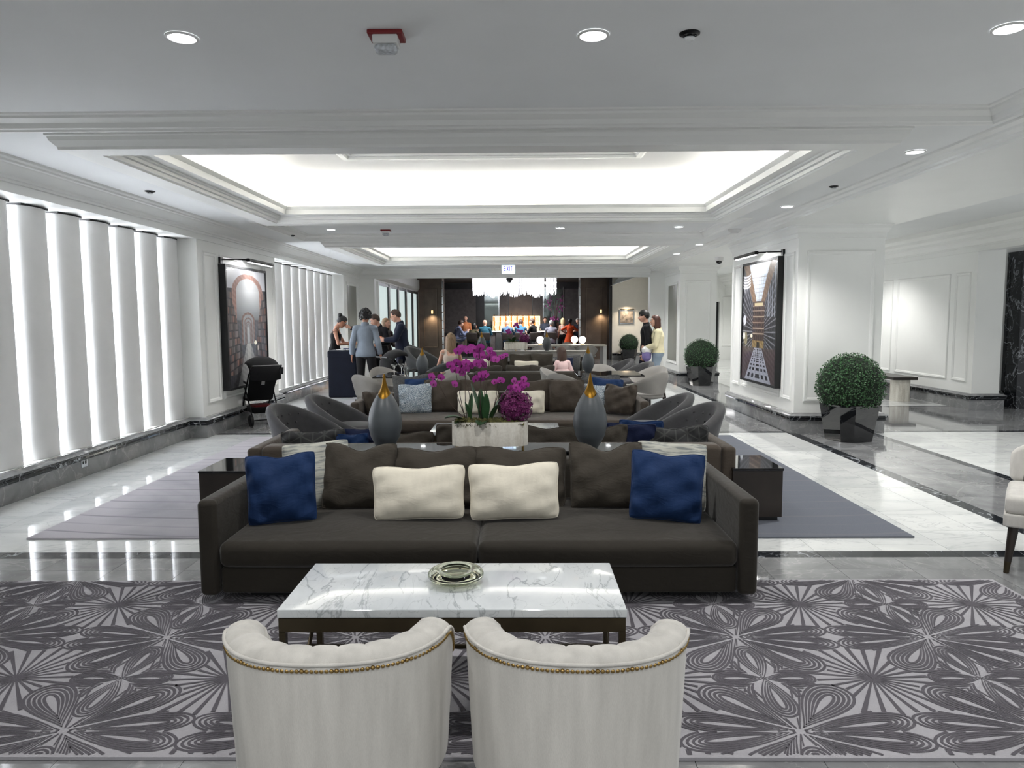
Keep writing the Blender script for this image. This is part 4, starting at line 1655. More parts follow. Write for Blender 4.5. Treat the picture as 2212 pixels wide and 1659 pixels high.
def vase(label, loc, sc=1.0, rz=0.0):
    t = thing('vase', label, 'vase', loc, rz)
    t.scale = (sc, sc, sc)

    def zc(a):
        d = abs(((a + PI / 2 + PI) % (2 * PI)) - PI)      # angle from the front (-Y)
        return .365 + .036 * min(1, d / 1.2) ** 1.1 - .012 * max(0, d - 2.2)
    m = MB()

    def body(u, v):
        a = u * 2 * PI
        z = zc(a) * v
        r = vase_r(z)
        return (r * math.cos(a), r * math.sin(a), z)
    m.grid(body, 40, 22, True)
    m.add([(vase_r(0) * math.cos(2 * PI * k / 40), vase_r(0) * math.sin(2 * PI * k / 40), 0) for k in range(40)], [tuple(range(40))[::-1]])
    m.build('body', M['vase'], t, smooth=60)
    g = MB()

    def inner(u, v):
        a = u * 2 * PI
        z = .30 + .24 * v
        r = max(vase_r(z) * .985 - .002, .004)
        dip = .012 * math.exp(-((z - .40) / .05) ** 2) * max(0, math.cos(a + PI / 2)) * r / .05
        return ((r - dip) * math.cos(a), (r - dip) * math.sin(a), z)
    g.grid(inner, 32, 26, True)
    g.build('gilded_spout', M['gold'], t, smooth=60)
    return t


vase('slate egg vase with gilded spout at the left of the console', (-.965, 5.13, .621))
vase('slate egg vase with gilded spout at the right of the console', (.505, 5.13, .621))


# ------------------------------------------------------------------ planters and orchids
def travertine():
    t = NT('travertine_stone')
    v = t.coord('Object', (1, 1, .12))
    n = t.noise(v, 16, 4, .6)
    v2 = t.coord('Object')
    n2 = t.noise(v2, 60, 3)
    col = t.ramp(n, [(.3, lin((196, 190, 178))), (.5, lin((226, 222, 212))), (.7, lin((238, 235, 226)))])
    col = t.mix(.15, col, t.ramp(n2, [(.4, lin((150, 140, 124))), (.6, lin((220, 216, 208)))]))
    t.link(col, t.b.inputs['Base Color'])
    t.set(Roughness=.6)
    return t.m


M['traver'] = travertine()
M['moss'] = plain('dry_moss', (84, 82, 44), .95, var=.35, scale=50, bump=.6)
M['leafd'] = plain('orchid_leaf', (38, 72, 40), .35, var=.2, scale=12)
M['stem'] = plain('orchid_stem', (58, 44, 36), .6, var=.2)
M['petal'] = plain('magenta_orchid_petal', (160, 40, 142), .55, var=.18, scale=24, sheen=.3)
M['petald'] = plain('deep_purple_orchid_petal', (112, 22, 92), .55, var=.28, scale=40, sheen=.2)
M['lip'] = plain('dark_orchid_lip', (96, 10, 74), .5, var=.2)


def orchid_meshes():
    # moth-orchid bloom facing -Y, about 1 unit across
    m = MB()

    def pet(ang, L, w, cup, off):
        ca, sa = math.cos(ang), math.sin(ang)
        n1, n2 = 5, 4

        def fn(a, b):
            s = b
            x = (a * 2 - 1) * w * math.sin(PI * min(1, s * .86 + .1)) ** .8
            r = s * L
            y = -cup * (s * s) * .5 + off + .12 * (x * x) / max(w, .01)
            return (x * ca + r * sa, y, -x * sa + r * ca)
        m.grid(fn, n2, n1)
    pet(math.radians(78), .52, .33, .10, 0)
    pet(math.radians(-78), .52, .33, .10, 0)
    pet(0, .48, .2, .05, .03)
    pet(math.radians(142), .46, .18, .05, .03)
    pet(math.radians(-142), .46, .18, .05, .03)
    bl = m.build('flower', M['petal'], None, smooth=80)
    l = MB()
    l.ball((0, -.08, -.08), .09, .10, .12, 8, 5)
    l.add([(-.1, -.12, -.12), (.1, -.12, -.12), (0, -.2, -.28)], [(0, 1, 2)])
    lp = l.build('lip', M['lip'], bl, smooth=80)
    # small cluster bloom
    s = MB()
    for k in range(5):
        a = 2 * PI * k / 5
        ca, sa = math.cos(a), math.sin(a)
        vs = [(0, 0, 0), (-.16 * ca + .28 * sa, -.08, .16 * sa + .28 * ca), (.52 * sa, -.12, .52 * ca), (.16 * ca + .28 * sa, -.08, -.16 * sa + .28 * ca)]
        s.add(vs, [(0, 1, 2), (0, 2, 3)])
    s.ball((0, -.1, 0), .1, .1, .1, 6, 4)
    sm = s.build('bloom', M['petald'], None, smooth=80)
    return bl, sm


FL, BLM = orchid_meshes()
FLd, LPd, BLd = FL.data, FL.children[0].data, BLM.data
for o in (FL.children[0], FL, BLM):
    bpy.data.objects.remove(o)


def add_flower(parent, loc, size, yaw, pitch, roll):
    f = link('flower', FLd, parent, loc)
    f.rotation_euler = (Matrix.Rotation(yaw, 3, 'Z') @ Matrix.Rotation(pitch, 3, 'X') @ Matrix.Rotation(roll, 3, 'Y')).to_euler()
    f.scale = (size,) * 3
    link('lip', LPd, f)
    return f


def leaf(parent, base, dirv, L, w, droop, key='leafd'):
    m = MB()
    d = Vector((dirv[0], dirv[1], 0)).normalized()
    s = Vector((-d.y, d.x, 0))

    def fn(a, b):
        ww = w * math.sin(PI * (b * .88 + .08)) ** .7
        p = Vector(base) + d * (L * b * math.cos(dirv[2])) + Vector((0, 0, L * b * math.sin(dirv[2]) - droop * b * b))
        q = p + s * ((a * 2 - 1) * ww) + Vector((0, 0, abs(a * 2 - 1) * ww * .35))
        return tuple(q)
    m.grid(fn, 4, 10)
    m.grid(lambda a, b: tuple(Vector(fn(1 - a, b)) - Vector((0, 0, .003))), 4, 10)
    return m.build('leaf', M[key], parent, smooth=80)


def planter(label, loc, sc=1.0):
    t = thing('planter', label, 'planter', loc)
    t.scale = (sc, sc, sc)
    w, d, z0, z1 = .545, .17, .028, .20

    def outline(n=64):
        pts = []
        for k in range(n):
            a = 2 * PI * k / n
            c, s = math.cos(a), math.sin(a)
            q = (abs(c) ** 3.2 + abs(s) ** 3.2) ** (-1 / 3.2)
            x, y = w / 2 * q * c, d / 2 * q * s
            if abs(c) > .75:
                f = 1 - .05 * abs(math.sin(a * 9))
                y *= f
                x *= f
            pts.append((x, y))
        return pts
    o = outline()
    n = len(o)
    vs = []
    rows = [(1, z0), (1, z1 - .004), (.99, z1), (.93, z1), (.92, z1 - .03), (.0, z1 - .03)]
    for s, z in rows:
        vs += [(x * s, y * s, z) for x, y in o]
    fs = []
    for r in range(len(rows) - 1):
        for k in range(n):
            fs.append((r * n + k, r * n + (k + 1) % n, (r + 1) * n + (k + 1) % n, (r + 1) * n + k))
    fs.append(tuple(range(n))[::-1])
    MB().add(vs, fs).build('stone_box', M['traver'], t, smooth=40)
    for x, y in ((-.235, -.05), (.0, -.075), (.235, -.05), (-.235, .05), (.235, .05)):
        MB().lathe([(.009, 0), (.009, .03)], 10, (x, y, 0)).build('foot', M['brass'], t)
    ms = MB()
    rr = random.Random(3)

    def hump(a, b):
        x, y = (a * 2 - 1) * .245, (b * 2 - 1) * .074
        z = z1 - .012 + .03 * (1 - (a * 2 - 1) ** 2) ** .5 * (1 - (b * 2 - 1) ** 4) + .012 * math.sin(40 * a) * math.sin(17 * b + 30 * a)
        if a < .3:
            z += .02 * (1 - a / .3)
        return (x, y, z)
    ms.grid(hump, 50, 14)
    for k in range(420):
        x, y = rr.uniform(-.25, .05), rr.uniform(-.095, -.03)
        z = z1 + rr.uniform(-.03, .03)
        q = rr.uniform(.006, .013)
        a = rr.uniform(0, 6.28)
        ms.add([(x, y, z), (x + q * math.cos(a), y - q * .4, z + q * math.sin(a)), (x + q * .3, y + q * .5, z - q)], [(0, 1, 2)])
    stuff(ms.build('moss', M['moss'], t, smooth=0))
    return t


PLX, PLY = -.212, 5.12
planter('pale travertine trough on brass feet holding orchids on the near console', (PLX, PLY, .621))


def moth_orchid(label, loc, stems, leaves, sc=1.0, seed=1):
    t = thing('orchid_plant', label, 'plant', loc)
    t.scale = (sc, sc, sc)
    rr = random.Random(seed)
    for base, tip, bulge, flowers in stems:
        b, e = Vector(base), Vector(tip)
        pts = []
        for k in range(11):
            q = k / 10
            p = b.lerp(e, q) + Vector(bulge) * math.sin(q * PI)
            pts.append(tuple(p))
        MB().tube(pts, [.0032 - .0014 * k / 10 for k in range(11)], 6).build('stem', M['stem'], t, smooth=80)
        for (fx, fz, s) in flowers:
            add_flower(t, (fx, e.y + rr.uniform(-.05, .03), fz), s * rr.uniform(.92, 1.08), rr.uniform(-.7, .7), rr.uniform(-.25, .3), rr.uniform(-.4, .4))
    for bs, dv, L, w, dr in leaves:
        leaf(t, bs, dv, L, w, dr)
    return t


fs_ = .062
A = [(-.201, .72), (-.222, .70), (-.171, .717), (-.129, .722), (-.145, .707), (-.107, .712)]
B = [(-.063, .727), (-.094, .689), (-.061, .686), (-.048, .665), (-.089, .671)]
Cc = [(.004, .709), (.021, .675), (.029, .645), (.003, .655), (.047, .645)]
D = [(-.228, .625), (-.272, .605), (-.192, .605), (-.161, .62), (-.136, .599), (-.208, .563), (-.193, .548), (-.162, .579), (-.249, .569)]
E_ = [(-.407, .523), (-.343, .518), (-.39, .476)]
G = [(-.089, .619), (-.054, .619), (-.038, .604), (-.074, .604)]
Hh = [(-.096, .506), (-.054, .534), (-.06, .506), (-.029, .537)]
I_ = [(.038, .485), (.074, .5), (.087, .49)]
J = [(.08, .655), (.096, .665), (.116, .67)]


def F(lst, s=fs_):
    return [(x, z, s) for x, z in lst]


moth_orchid('tall magenta moth orchid at the left of the near stone trough', (PLX, PLY, .621), [
    ((-.165, 0, .19), (-.15, -.03, .72), (-.015, -.01, 0), F(A)),
    ((-.15, .01, .19), (-.20, -.04, .60), (.03, 0, 0), F(D[:5])),
    ((-.17, -.01, .19), (-.24, -.03, .58), (-.005, 0, .0), F(D[5:])),
    ((-.13, .0, .19), (-.38, -.04, .53), (-.02, 0, -.04), F(E_)),
    ((-.16, .01, .19), (-.243, -.02, .48), (-.02, 0, .02), F([(-.243, .471)], .055)),
], [((-.16, -.02, .20), (-1, -.25, .55), .19, .034, .07), ((-.15, -.02, .20), (-.8, -.6, .2), .12, .034, .03), ((-.15, .0, .2), (.2, .4, 1.35), .2, .02, 0),
    ((-.13, -.01, .2), (-.3, -.3, 1.2), .16, .022, .01)], seed=2)
moth_orchid('tall magenta moth orchid in the middle of the near stone trough', (PLX, PLY, .621), [
    ((-.075, .01, .19), (-.07, -.02, .72), (.006, 0, 0), F(B)),
    ((-.03, .0, .19), (.01, -.03, .70), (-.012, 0, 0), F(Cc)),
    ((-.06, -.01, .19), (-.055, -.03, .60), (-.01, 0, 0), F(G)),
    ((-.02, .01, .19), (-.05, -.01, .53), (.0, 0, 0), F(Hh)),
    ((-.01, .0, .19), (.06, -.03, .5), (.015, 0, 0), F(I_, .05)),
    ((-.015, .01, .19), (.1, -.01, .66), (.02, 0, -.02), F(J, .04)),
], [((-.05, 0, .2), (-.4, .2, 1.25), .3, .026, .02), ((-.02, 0, .2), (.9, .2, 1.05), .29, .028, .03), ((-.03, -.02, .2), (.1, -.4, 1.4), .2, .028, 0),
    ((-.045, -.04, .2), (-.2, -1, .1), .1, .045, .02), ((0, -.01, .2), (.5, -.4, 1.1), .17, .03, .03), ((-.06, 0, .2), (-.1, .4, 1.45), .23, .026, 0)], seed=5)


def cluster(label, loc, cx, cz, rx, rz_, n, sc=1.0, seed=4, top=True, per=1.0):
    t = thing('orchid_spray', label, 'flower', loc)
    t.scale = (sc, sc, sc)
    rr = random.Random(seed)
    for k in range(n):
        a = math.acos(1 - 2 * (k + .5) / n)
        b = k * 2.399
        v = Vector((math.sin(a) * math.cos(b), math.sin(a) * math.sin(b), math.cos(a)))
        q = rr.uniform(.74, 1.13)
        p = (cx + v.x * rx * q, v.y * .085 * q, cz + v.z * rz_ * q)
        f = link('bloom', BLd, t, p)
        f.rotation_euler = Vector((v.x + rr.uniform(-.4, .4), v.y + rr.uniform(-.4, .4), v.z + rr.uniform(-.4, .4))).to_track_quat('-Y', 'Z').to_euler()
        f.scale = (rr.uniform(.040, .062) * per,) * 3
    for k in range(7):
        a = rr.uniform(-1, 1)
        MB().tube([(cx * .9 + a * .02, 0, .18), (cx + a * rx * .6, 0, cz)], .003, 5).build('stem', M['leafd'], t)
    if top:
        for x, z in ((.175, .49), (.215, .47), (.185, .45), (.245, .50), (.235, .465), (.2, .425), (.15, .44), (.225, .435), (.165, .415), (.26, .46)):
            f = add_flower(t, (x, rr.uniform(-.05, .0), z), .052, rr.uniform(-.9, .9), rr.uniform(-.5, .3), rr.uniform(-.5, .5))
            f.data = FLd
    return t


cluster('dense round spray of deep purple orchids at the right of the near trough', (PLX, PLY, .621), .187, .305, .105, .115, 250)

# second trough, further back
Y2 = 16.8
planter('small looking far stone trough of orchids on the grey far console', (-.08, Y2, .802))
moth_orchid('far magenta orchid with bright green leaves in the far trough', (-.08, Y2, .802), [
    ((-.05, 0, .19), (.0, -.02, .62), (.01, 0, 0), F([(.0, .62), (.04, .58), (-.03, .57), (.03, .63), (.06, .54)], .075)),
    ((-.05, 0, .19), (-.17, -.02, .48), (.01, 0, 0), F([(-.2, .46), (-.16, .48), (-.13, .43), (-.18, .41)], .075)),
    ((-.02, 0, .19), (.1, -.02, .47), (.01, 0, 0), F([(.09, .46), (.14, .45), (.05, .47), (.12, .40)], .075)),
], [((-.1, -.02, .2), (-1, -.2, 1.0), .2, .05, .02), ((-.06, -.03, .2), (.2, -.5, .9), .18, .05, .02), ((-.12, -.03, .2), (-.4, -.6, .8), .15, .05, .02)], seed=8)
cluster('far round spray of purple orchids in the far trough', (-.08, Y2, .802), .2, .28, .11, .10, 70, 1.0, 9, False, 1.5)
vase('far slate vase at the right end of the far console', (.64, Y2 - .02, .803), .84)
vase('far slate vase at the left end of the far console, before the bar stools', (-.87, Y2 - .02, .803), .84)

# ------------------------------------------------------------------ tub chairs


def barrel(label, loc, rz, key='greyvel', sc=1.0, group=None, hb=.74, lo=False):
    """lounge tub chair facing +Y"""
    t = thing('barrel_chair', label, 'chair', loc, rz, group)
    t.scale = (sc, sc, sc)
    T = math.radians(140)
    nu = 28

    def rim(tt):
        k = abs(tt)
        return .40 + (hb - .40) * (.5 + .5 * math.cos(k * PI)) ** .85

    def ring(u, v):
        tt = u * 2 - 1
        zt = rim(tt)
        a = tt * T
        lean = .10
        # v: 0 outer bottom -> outer top -> inner top -> inner bottom
        if v < .4:
            q = v / .4
            z = .12 + (zt - .045 - .12) * q
            r = .33 + .05 * q
        elif v < .6:
            q = (v - .4) / .2 * PI
            z = zt - .045 + .045 * math.sin(q)
            r = .335 + .045 * math.cos(q)
        else:
            q = (v - .6) / .4
            z = zt - .045 - (zt - .045 - .30) * q
            r = .29 - .04 * q
        y = -r * math.cos(a)
        if z > .3:
            y -= lean * (z - .3) / .44 * max(0, math.cos(a))
        return (r * math.sin(a) * 1.06, y, z)
    m = MB()
    m.grid(ring, nu, 20)
    for s in (0, 1):
        vs = [ring(s, k / 20) for k in range(21)]
        m.add(vs, [tuple(range(21)) if s else tuple(range(21))[::-1]])
    sh = m.build('shell', M[key], t, smooth=60)
    if not lo:
        bm = MB()
        for row, zz in ((-1, .44), (0, .54), (1, .62)):
            for k in range(-2, 3):
                a = k * .33 + (.16 if row == 0 else 0)
                z = zz
                if z > rim(a / T) - .06:
                    continue
                r = .29 - .04 * ((rim(a / T) - .045 - z) / (rim(a / T) - .345))
                bm.ball((r * math.sin(a) * 1.06, -r * math.cos(a) - .10 * (z - .3) / .44 * math.cos(a) + .004, z), .011, .011, .011, 8, 5)
        stuff(bm.build('buttons', M[key], sh))
    MB().lathe([(.0, .14), (.26, .14), (.30, .17), (.305, .36), (.28, .405), (.2, .42), (0, .42)], 28, (0, .04, 0), sy=1.0).build('seat_cushion', M[key], t, smooth=60)
    MB().lathe([(.24, 0.012), (.27, .05), (.27, .13), (.0, .14)], 24).build('plinth', M['walnut'], t)
    return t


barrel('grey velvet barrel chair nearest the stroller, left of the rug', (-1.97, 6.86, 0), -PI / 2 - .25)
barrel('second grey velvet barrel chair on the left, facing the far marble table', (-1.86, 7.78, 0), -PI / 2 - .1)
barrel('grey velvet barrel chair at the right end, nearest the black cube table', (1.50, 6.86, 0), PI / 2 + .25)
barrel('second grey velvet barrel chair on the right, beside the far marble table', (1.42, 7.78, 0), PI / 2 + .1)

# sofa facing away and its cushions
sofa('taupe sofa seen from behind, back to back with the near sofa across the console', -.22, 6.44, 3.72, 1.04, PI, 'sofa_l', .575, .585)
pillow('quilted charcoal lumbar pillow at the left end of the sofa facing away', (-1.66, 5.78, .37), .52, .30, .15, 'quilt', .12, .12, -.03, .02, .07, 21)
pillow('quilted charcoal lumbar pillow at the right end of the sofa facing away', (1.27, 5.78, .37), .53, .32, .16, 'quilt', .10, -.12, -.06, .02, .07, 22)
pillow('navy pillow beside the left quilted pillow on the sofa facing away', (-1.30, 5.92, .37), .42, .30, .13, 'navyp', .2, .35, 0, .01, .06, 23)
pillow('blue pillow tucked behind the left quilted pillow', (-1.36, 5.80, .37), .26, .27, .10, 'blue', .2, .2, 0, .01, .06, 24)
pillow('navy pillow beside the right quilted pillow on the sofa facing away', (.92, 5.86, .37), .40, .34, .13, 'navyp', .2, -.3, 0, .01, .06, 25)
pillow('blue pillow tucked behind the right quilted pillow', (1.02, 5.95, .37), .36, .36, .13, 'blue', .25, -.3, 0, .01, .06, 26)
for x, h, w, lb, sd in ((-.95, .29, .5, 'brown back cushion behind the left vase on the sofa facing away', 31), (-.42, .345, .52, 'upright brown back cushion left of the near trough', 32),
                        (.20, .33, .56, 'brown back cushion right of the near trough on the sofa facing away', 33), (.66, .33, .42, 'slumped brown cushion behind the right vase', 34)):
    pillow(lb, (x, 5.80, .37), w, h, .16, 'brownp', .12, .05 * (sd % 3 - 1), .04 * (sd % 2), .03, .05, sd)

# third sofa facing us
sofa('taupe sofa facing the viewer beyond the far marble coffee table', -.235, 8.42, 3.52, 1.15, 0, 'sofa_l', .575, .585)
ZT = .365
pillow('pale blue vine print pillow at the left of the third sofa', (-1.31, 9.02, ZT), .42, .38, .13, 'lightblue', -.26, .1, -.02, .01, .05, 41)
pillow('blue pillow behind the pale blue vine pillow on the left', (-1.25, 9.16, ZT), .40, .44, .12, 'blue', -.25, .1, -.05, 0, .05, 42)
pillow('grey diamond weave pillow at the left rear of the third sofa', (-1.36, 9.26, ZT + .02), .50, .46, .12, 'greytex', -.22, .2, -.05, .03, .05, 43)
pillow('crumpled taupe cushion against the left arm of the third sofa', (-1.72, 8.85, ZT), .42, .32, .2, 'sofa_l', -.3, 1.0, 0, .02, .05, 44)
pillow('taupe cushion left of the orchids on the third sofa', (-.99, 9.12, ZT), .47, .42, .17, 'sofa_l', -.25, .03, .02, .01, .04, 45)
pillow('taupe cushion behind the tall orchids on the third sofa', (-.52, 9.14, ZT), .5, .42, .17, 'sofa_l', -.25, 0, 0, .01, .04, 46)
pillow('taupe cushion with a slack corner right of the purple spray', (.18, 9.14, ZT), .56, .42, .17, 'sofa_l', -.28, 0, -.04, .02, .04, 47)
pillow('taupe square cushion left of the right vase on the third sofa', (.60, 9.05, ZT), .45, .42, .18, 'sofa_l', -.25, -.03, 0, .0, .03, 48)
pillow('cream lumbar pillow behind the orchid stems on the third sofa', (-.52, 8.92, ZT), .52, .30, .14, 'cream', -.25, 0, 0, .01, .05, 49)
pillow('cream lumbar pillow right of the purple spray on the third sofa', (.10, 8.92, ZT), .44, .30, .14, 'cream', -.25, 0, 0, .01, .05, 50)
pillow('pale blue vine print pillow behind the right vase', (.98, 9.05, ZT), .40, .36, .13, 'lightblue', -.28, -.15, .06, .01, .06, 51)
pillow('blue pillow behind the right vine print pillow', (1.08, 9.16, ZT), .42, .43, .13, 'blue', -.25, -.2, .08, 0, .06, 52)
pillow('grey diamond weave pillow at the right rear of the third sofa', (1.02, 9.27, ZT + .02), .50, .46, .12, 'greytex', -.22, -.2, .05, .03, .05, 53)
pillow('puffy taupe cushion with a folded corner against the right arm', (1.22, 8.82, ZT), .42, .38, .22, 'sofa_l', -.22, -.55, 0, .03, .04, 54, wr=.014)

# ------------------------------------------------------------------ dining tables and shell chairs


def shell_chair(label, loc, rz, group=None):
    t = thing('shell_chair', label, 'chair', loc, rz, group)
    T = math.radians(112)

    def rim(tt):
        return .63 + .17 * (.5 + .5 * math.cos(abs(tt) * PI)) ** 1.0

    def fn(u, v):
        tt = u * 2 - 1
        a = tt * T
        zt = rim(tt)
        zb = .50 + .06 * abs(tt) ** 2
        if v < .45:
            q = v / .45
            z, r = zb + (zt - zb) * q, .26 + .055 * q
        elif v < .55:
            z, r = zt + .004, .302
        else:
            q = (v - .55) / .45
            z, r = zt - (zt - zb) * q, .295 - .055 * q
        return (r * math.sin(a), -r * math.cos(a), z)
    m = MB()
    m.grid(fn, 26, 12)
    m.grid(lambda u, v: fn(u, 0 if v < .5 else 1), 26, 1)
    for s in (0, 1):
        m.add([fn(s, k / 12) for k in range(13)], [tuple(range(13)) if s else tuple(range(13))[::-1]])
    m.build('back_shell', M['shell'], t, smooth=60)
    MB().lathe([(.0, .42), (.2, .425), (.25, .44), (.262, .47), (.25, .50), (.2, .51), (0, .512)], 26, (0, .02, 0)).build('seat', M['shell'], t, smooth=60)
    for sx in (-1, 1):
        for sy in (-1, 1):
            MB().tube([(sx * .18, sy * .17, .44), (sx * .24, sy * .235, .0)], [.022, .013], 8).build('leg', M['walnut'], t, smooth=60)
    return t


def cafe_table(label, x, y, w, d, z=.74):
    t = thing('cafe_table', label, 'table', (x, y, 0))
    MB().rbox(-w / 2, w / 2, -d / 2, d / 2, z - .022, z, .004, 1, seg=1).build('glass_top', M['blackgl'], t, smooth=12)
    MB().lathe([(.05, .03), (.04, .06), (.035, z - .05), (.12, z - .022)], 18).build('pedestal', M['blackmt'], t)
    MB().lathe([(.25, 0), (.25, .012), (.06, .04), (.0, .04)], 28).build('base_plate', M['blackmt'], t)
    return t


cafe_table('black glass cafe table holding three glasses, left side', -1.60, 10.58, .95, .9)
cafe_table('black glass cafe table with one slate vase, right side', 1.30, 10.66, .95, .9)
vase('slate vase with gilded spout on the left cafe table', (-1.43, 10.62, .741), .74)
vase('slate vase on the right cafe table', (1.03, 10.82, .741), .76)
first = shell_chair('grey shell chair at the near left corner of the left cafe table', (-2.02, 10.0, 0), -.62)
for x, y, r, lb in [(-1.0, 10.02, .75, 'grey shell chair at the near right corner of the left cafe table'), (-2.02, 11.15, -2.4, 'grey shell chair at the far left corner of the left cafe table'),
                    (-1.12, 11.2, 2.4, 'grey shell chair at the far right corner of the left cafe table'), (.68, 10.05, -.62, 'grey shell chair at the near left corner of the right cafe table'),
                    (1.78, 10.12, .7, 'grey shell chair with black legs at the near right corner of the right cafe table'), (.62, 10.95, -1.9, 'grey shell chair at the far left of the right cafe table'),
                    (1.98, 11.15, 2.3, 'grey shell chair at the far right corner of the right cafe table'), (1.28, 11.5, 3.0, 'grey shell chair on the far side of the right cafe table')]:
    dup(first, (x, y, 0), r, lb)


def goblet(label, loc, kind):
    t = thing('drinking_glass', label, 'glass', loc)
    if kind == 0:
        pr = [(.034, .001), (.034, .004), (.005, .008), (.004, .10), (.02, .115), (.048, .15), (.05, .165), (.047, .165), (.044, .15), (.018, .12), (0, .116)]
    else:
        pr = [(.028, .001), (.033, .12), (.030, .12), (.026, .012), (0, .012)]
    MB().lathe(pr, 20, cap=False).build('bowl', M['glass'], t, smooth=60)
    return t


goblet('stemmed coupe glass, leftmost of three on the left cafe table', (-1.80, 10.35, .741), 0)
goblet('stemmed coupe glass between its two neighbours on the left cafe table', (-1.72, 10.50, .741), 0)
goblet('tumbler, rightmost of three glasses on the left cafe table', (-1.63, 10.36, .741), 1)

# fourth and fifth sofas
sofa('dark sofa seen from behind beyond the cafe tables', .40, 13.65, 2.6, 1.15, PI, 'sofa', .60, .625)
for k, (x, w) in enumerate(((-.62, .62), (-.02, .46), (.40, .46))):
    pillow(('dark cushion lying along the back of the fourth sofa, left', 'dark cushion along the back of the fourth sofa, middle', 'dark cushion along the back of the fourth sofa beside the child')[k],
           (x, 12.92, .37), w, .36, .18, 'sofa', .12, .05, .02, .02, .04, 60 + k, lo=True)
sofa('far umber sofa facing the viewer before the grey console', 0, 15.2, 3.0, 1.15, 0, 'sofa', .58, .60)
for k, (x, w, key, y, h, lb) in enumerate([
        (.03, .52, 'brownp', 15.95, .42, 'brown cushion left of the child on the far sofa'), (.50, .50, 'brownp', 15.92, .43, 'upright brown cushion beside the child on the far sofa'),
        (-.5, .5, 'brownp', 15.95, .40, 'brown cushion behind the flowers on the far sofa'), (.15, .54, 'cream', 15.72, .27, 'cream lumbar pillow on the far sofa, right of the two'),
        (-.95, .62, 'cream', 15.72, .31, 'cream lumbar pillow on the far sofa, left of the two'), (1.1, .5, 'greytex', 15.9, .4, 'grey patterned cushion at the right of the far sofa'),
        (1.0, .36, 'navyp', 15.75, .34, 'navy pillow at the right of the far sofa')]):
    pillow(lb, (x, y, .37), w, h, .16, key, -.25, 0, .02, .01, .05, 70 + k, lo=True)
t = thing('far_console', 'grey wooden console behind the far sofa carrying the far orchids', 'table', (.27, 16.85, 0))
MB().rbox(-1.3, 1.3, -.22, .22, .775, .80, .004, 1, seg=1).build('top', M['shell'], t, smooth=12)
MB().box(-1.27, 1.27, -.2, .2, .66, .775).build('apron', M['shell'], t, smooth=0)
for sx in (-1.24, 1.19):
    for sy in (-.19, .14):
        MB().box(sx, sx + .05, sy, sy + .05, .012, .66).build('leg', M['walnut'], t, smooth=0)
# dark lounge chairs
barrel('large charcoal lounge chair in which the long haired woman sits', (-1.36, 13.5, 0), .35, 'darkvel', 1.1, hb=.70)
barrel('charcoal lounge chair behind the left cafe table vase', (-1.75, 14.55, 0), -1.9, 'darkvel', 1.25, hb=.80)
barrel('charcoal leather lounge chair nearest the glazed wall', (-2.0, 15.9, 0), -1.9, 'darkvel', 1.25, hb=.80)
barrel('charcoal lounge chair right of the far sofa', (2.05, 13.4, 0), 1.9, 'greyvel', 1.0)
barrel('second charcoal lounge chair right of the far sofa', (1.85, 14.5, 0), 1.8, 'greyvel', 1.0)
# white table with globe lamps in front of the bar
t = thing('long_table', 'white legged long table with globe lamps before the bar', 'table', (1.30, 21.5, 0))
MB().rbox(-1.25, 1.25, -.45, .45, .73, .775, .006, 1, seg=1).build('top', M['cream_w'], t, smooth=12)
for sx in (-1, 1):
    MB().box(sx * 1.2 - .05, sx * 1.2 + .05, -.42, .42, .0, .73).build('leg', M['white_pl'], t, smooth=0)
for k, (x, y, lb) in enumerate([(.62, 21.4, 'glowing globe lamp at the left of the white table'), (1.66, 21.75, 'glowing globe lamp at the right rear of the white table'),
                                (1.86, 21.3, 'glowing globe lamp at the right front of the white table')]):
    L = thing('globe_lamp', lb, 'lamp', (x, y, .776))
    MB().ball((0, 0, .14), .105, nu=20, nv=12).build('globe', M['globe'], L, smooth=80)
    MB().lathe([(.06, 0), (.06, .02), (.03, .04)], 16).build('base', M['brass'], L)
for k, (x, y, r, lb) in enumerate([(.65, 20.8, .1, 'shell chair at the white table, left of three'), (1.3, 20.75, 0, 'shell chair at the white table, middle of three'), (1.95, 20.8, -.1, 'shell chair at the white table, right of three'),
                                   (.7, 22.3, PI, 'shell chair on the far side of the white table, left'), (1.5, 22.3, PI, 'shell chair on the far side of the white table, right')]):
    dup(first, (x, y, 0), r, lb)

# ------------------------------------------------------------------ topiary, bench, podium, strollers
M['boxleaf'] = plain('boxwood_leaf', (44, 84, 44), .55, var=.35, scale=30)
M['boxcore'] = plain('boxwood_core', (18, 34, 18), .9, var=.3, scale=20)


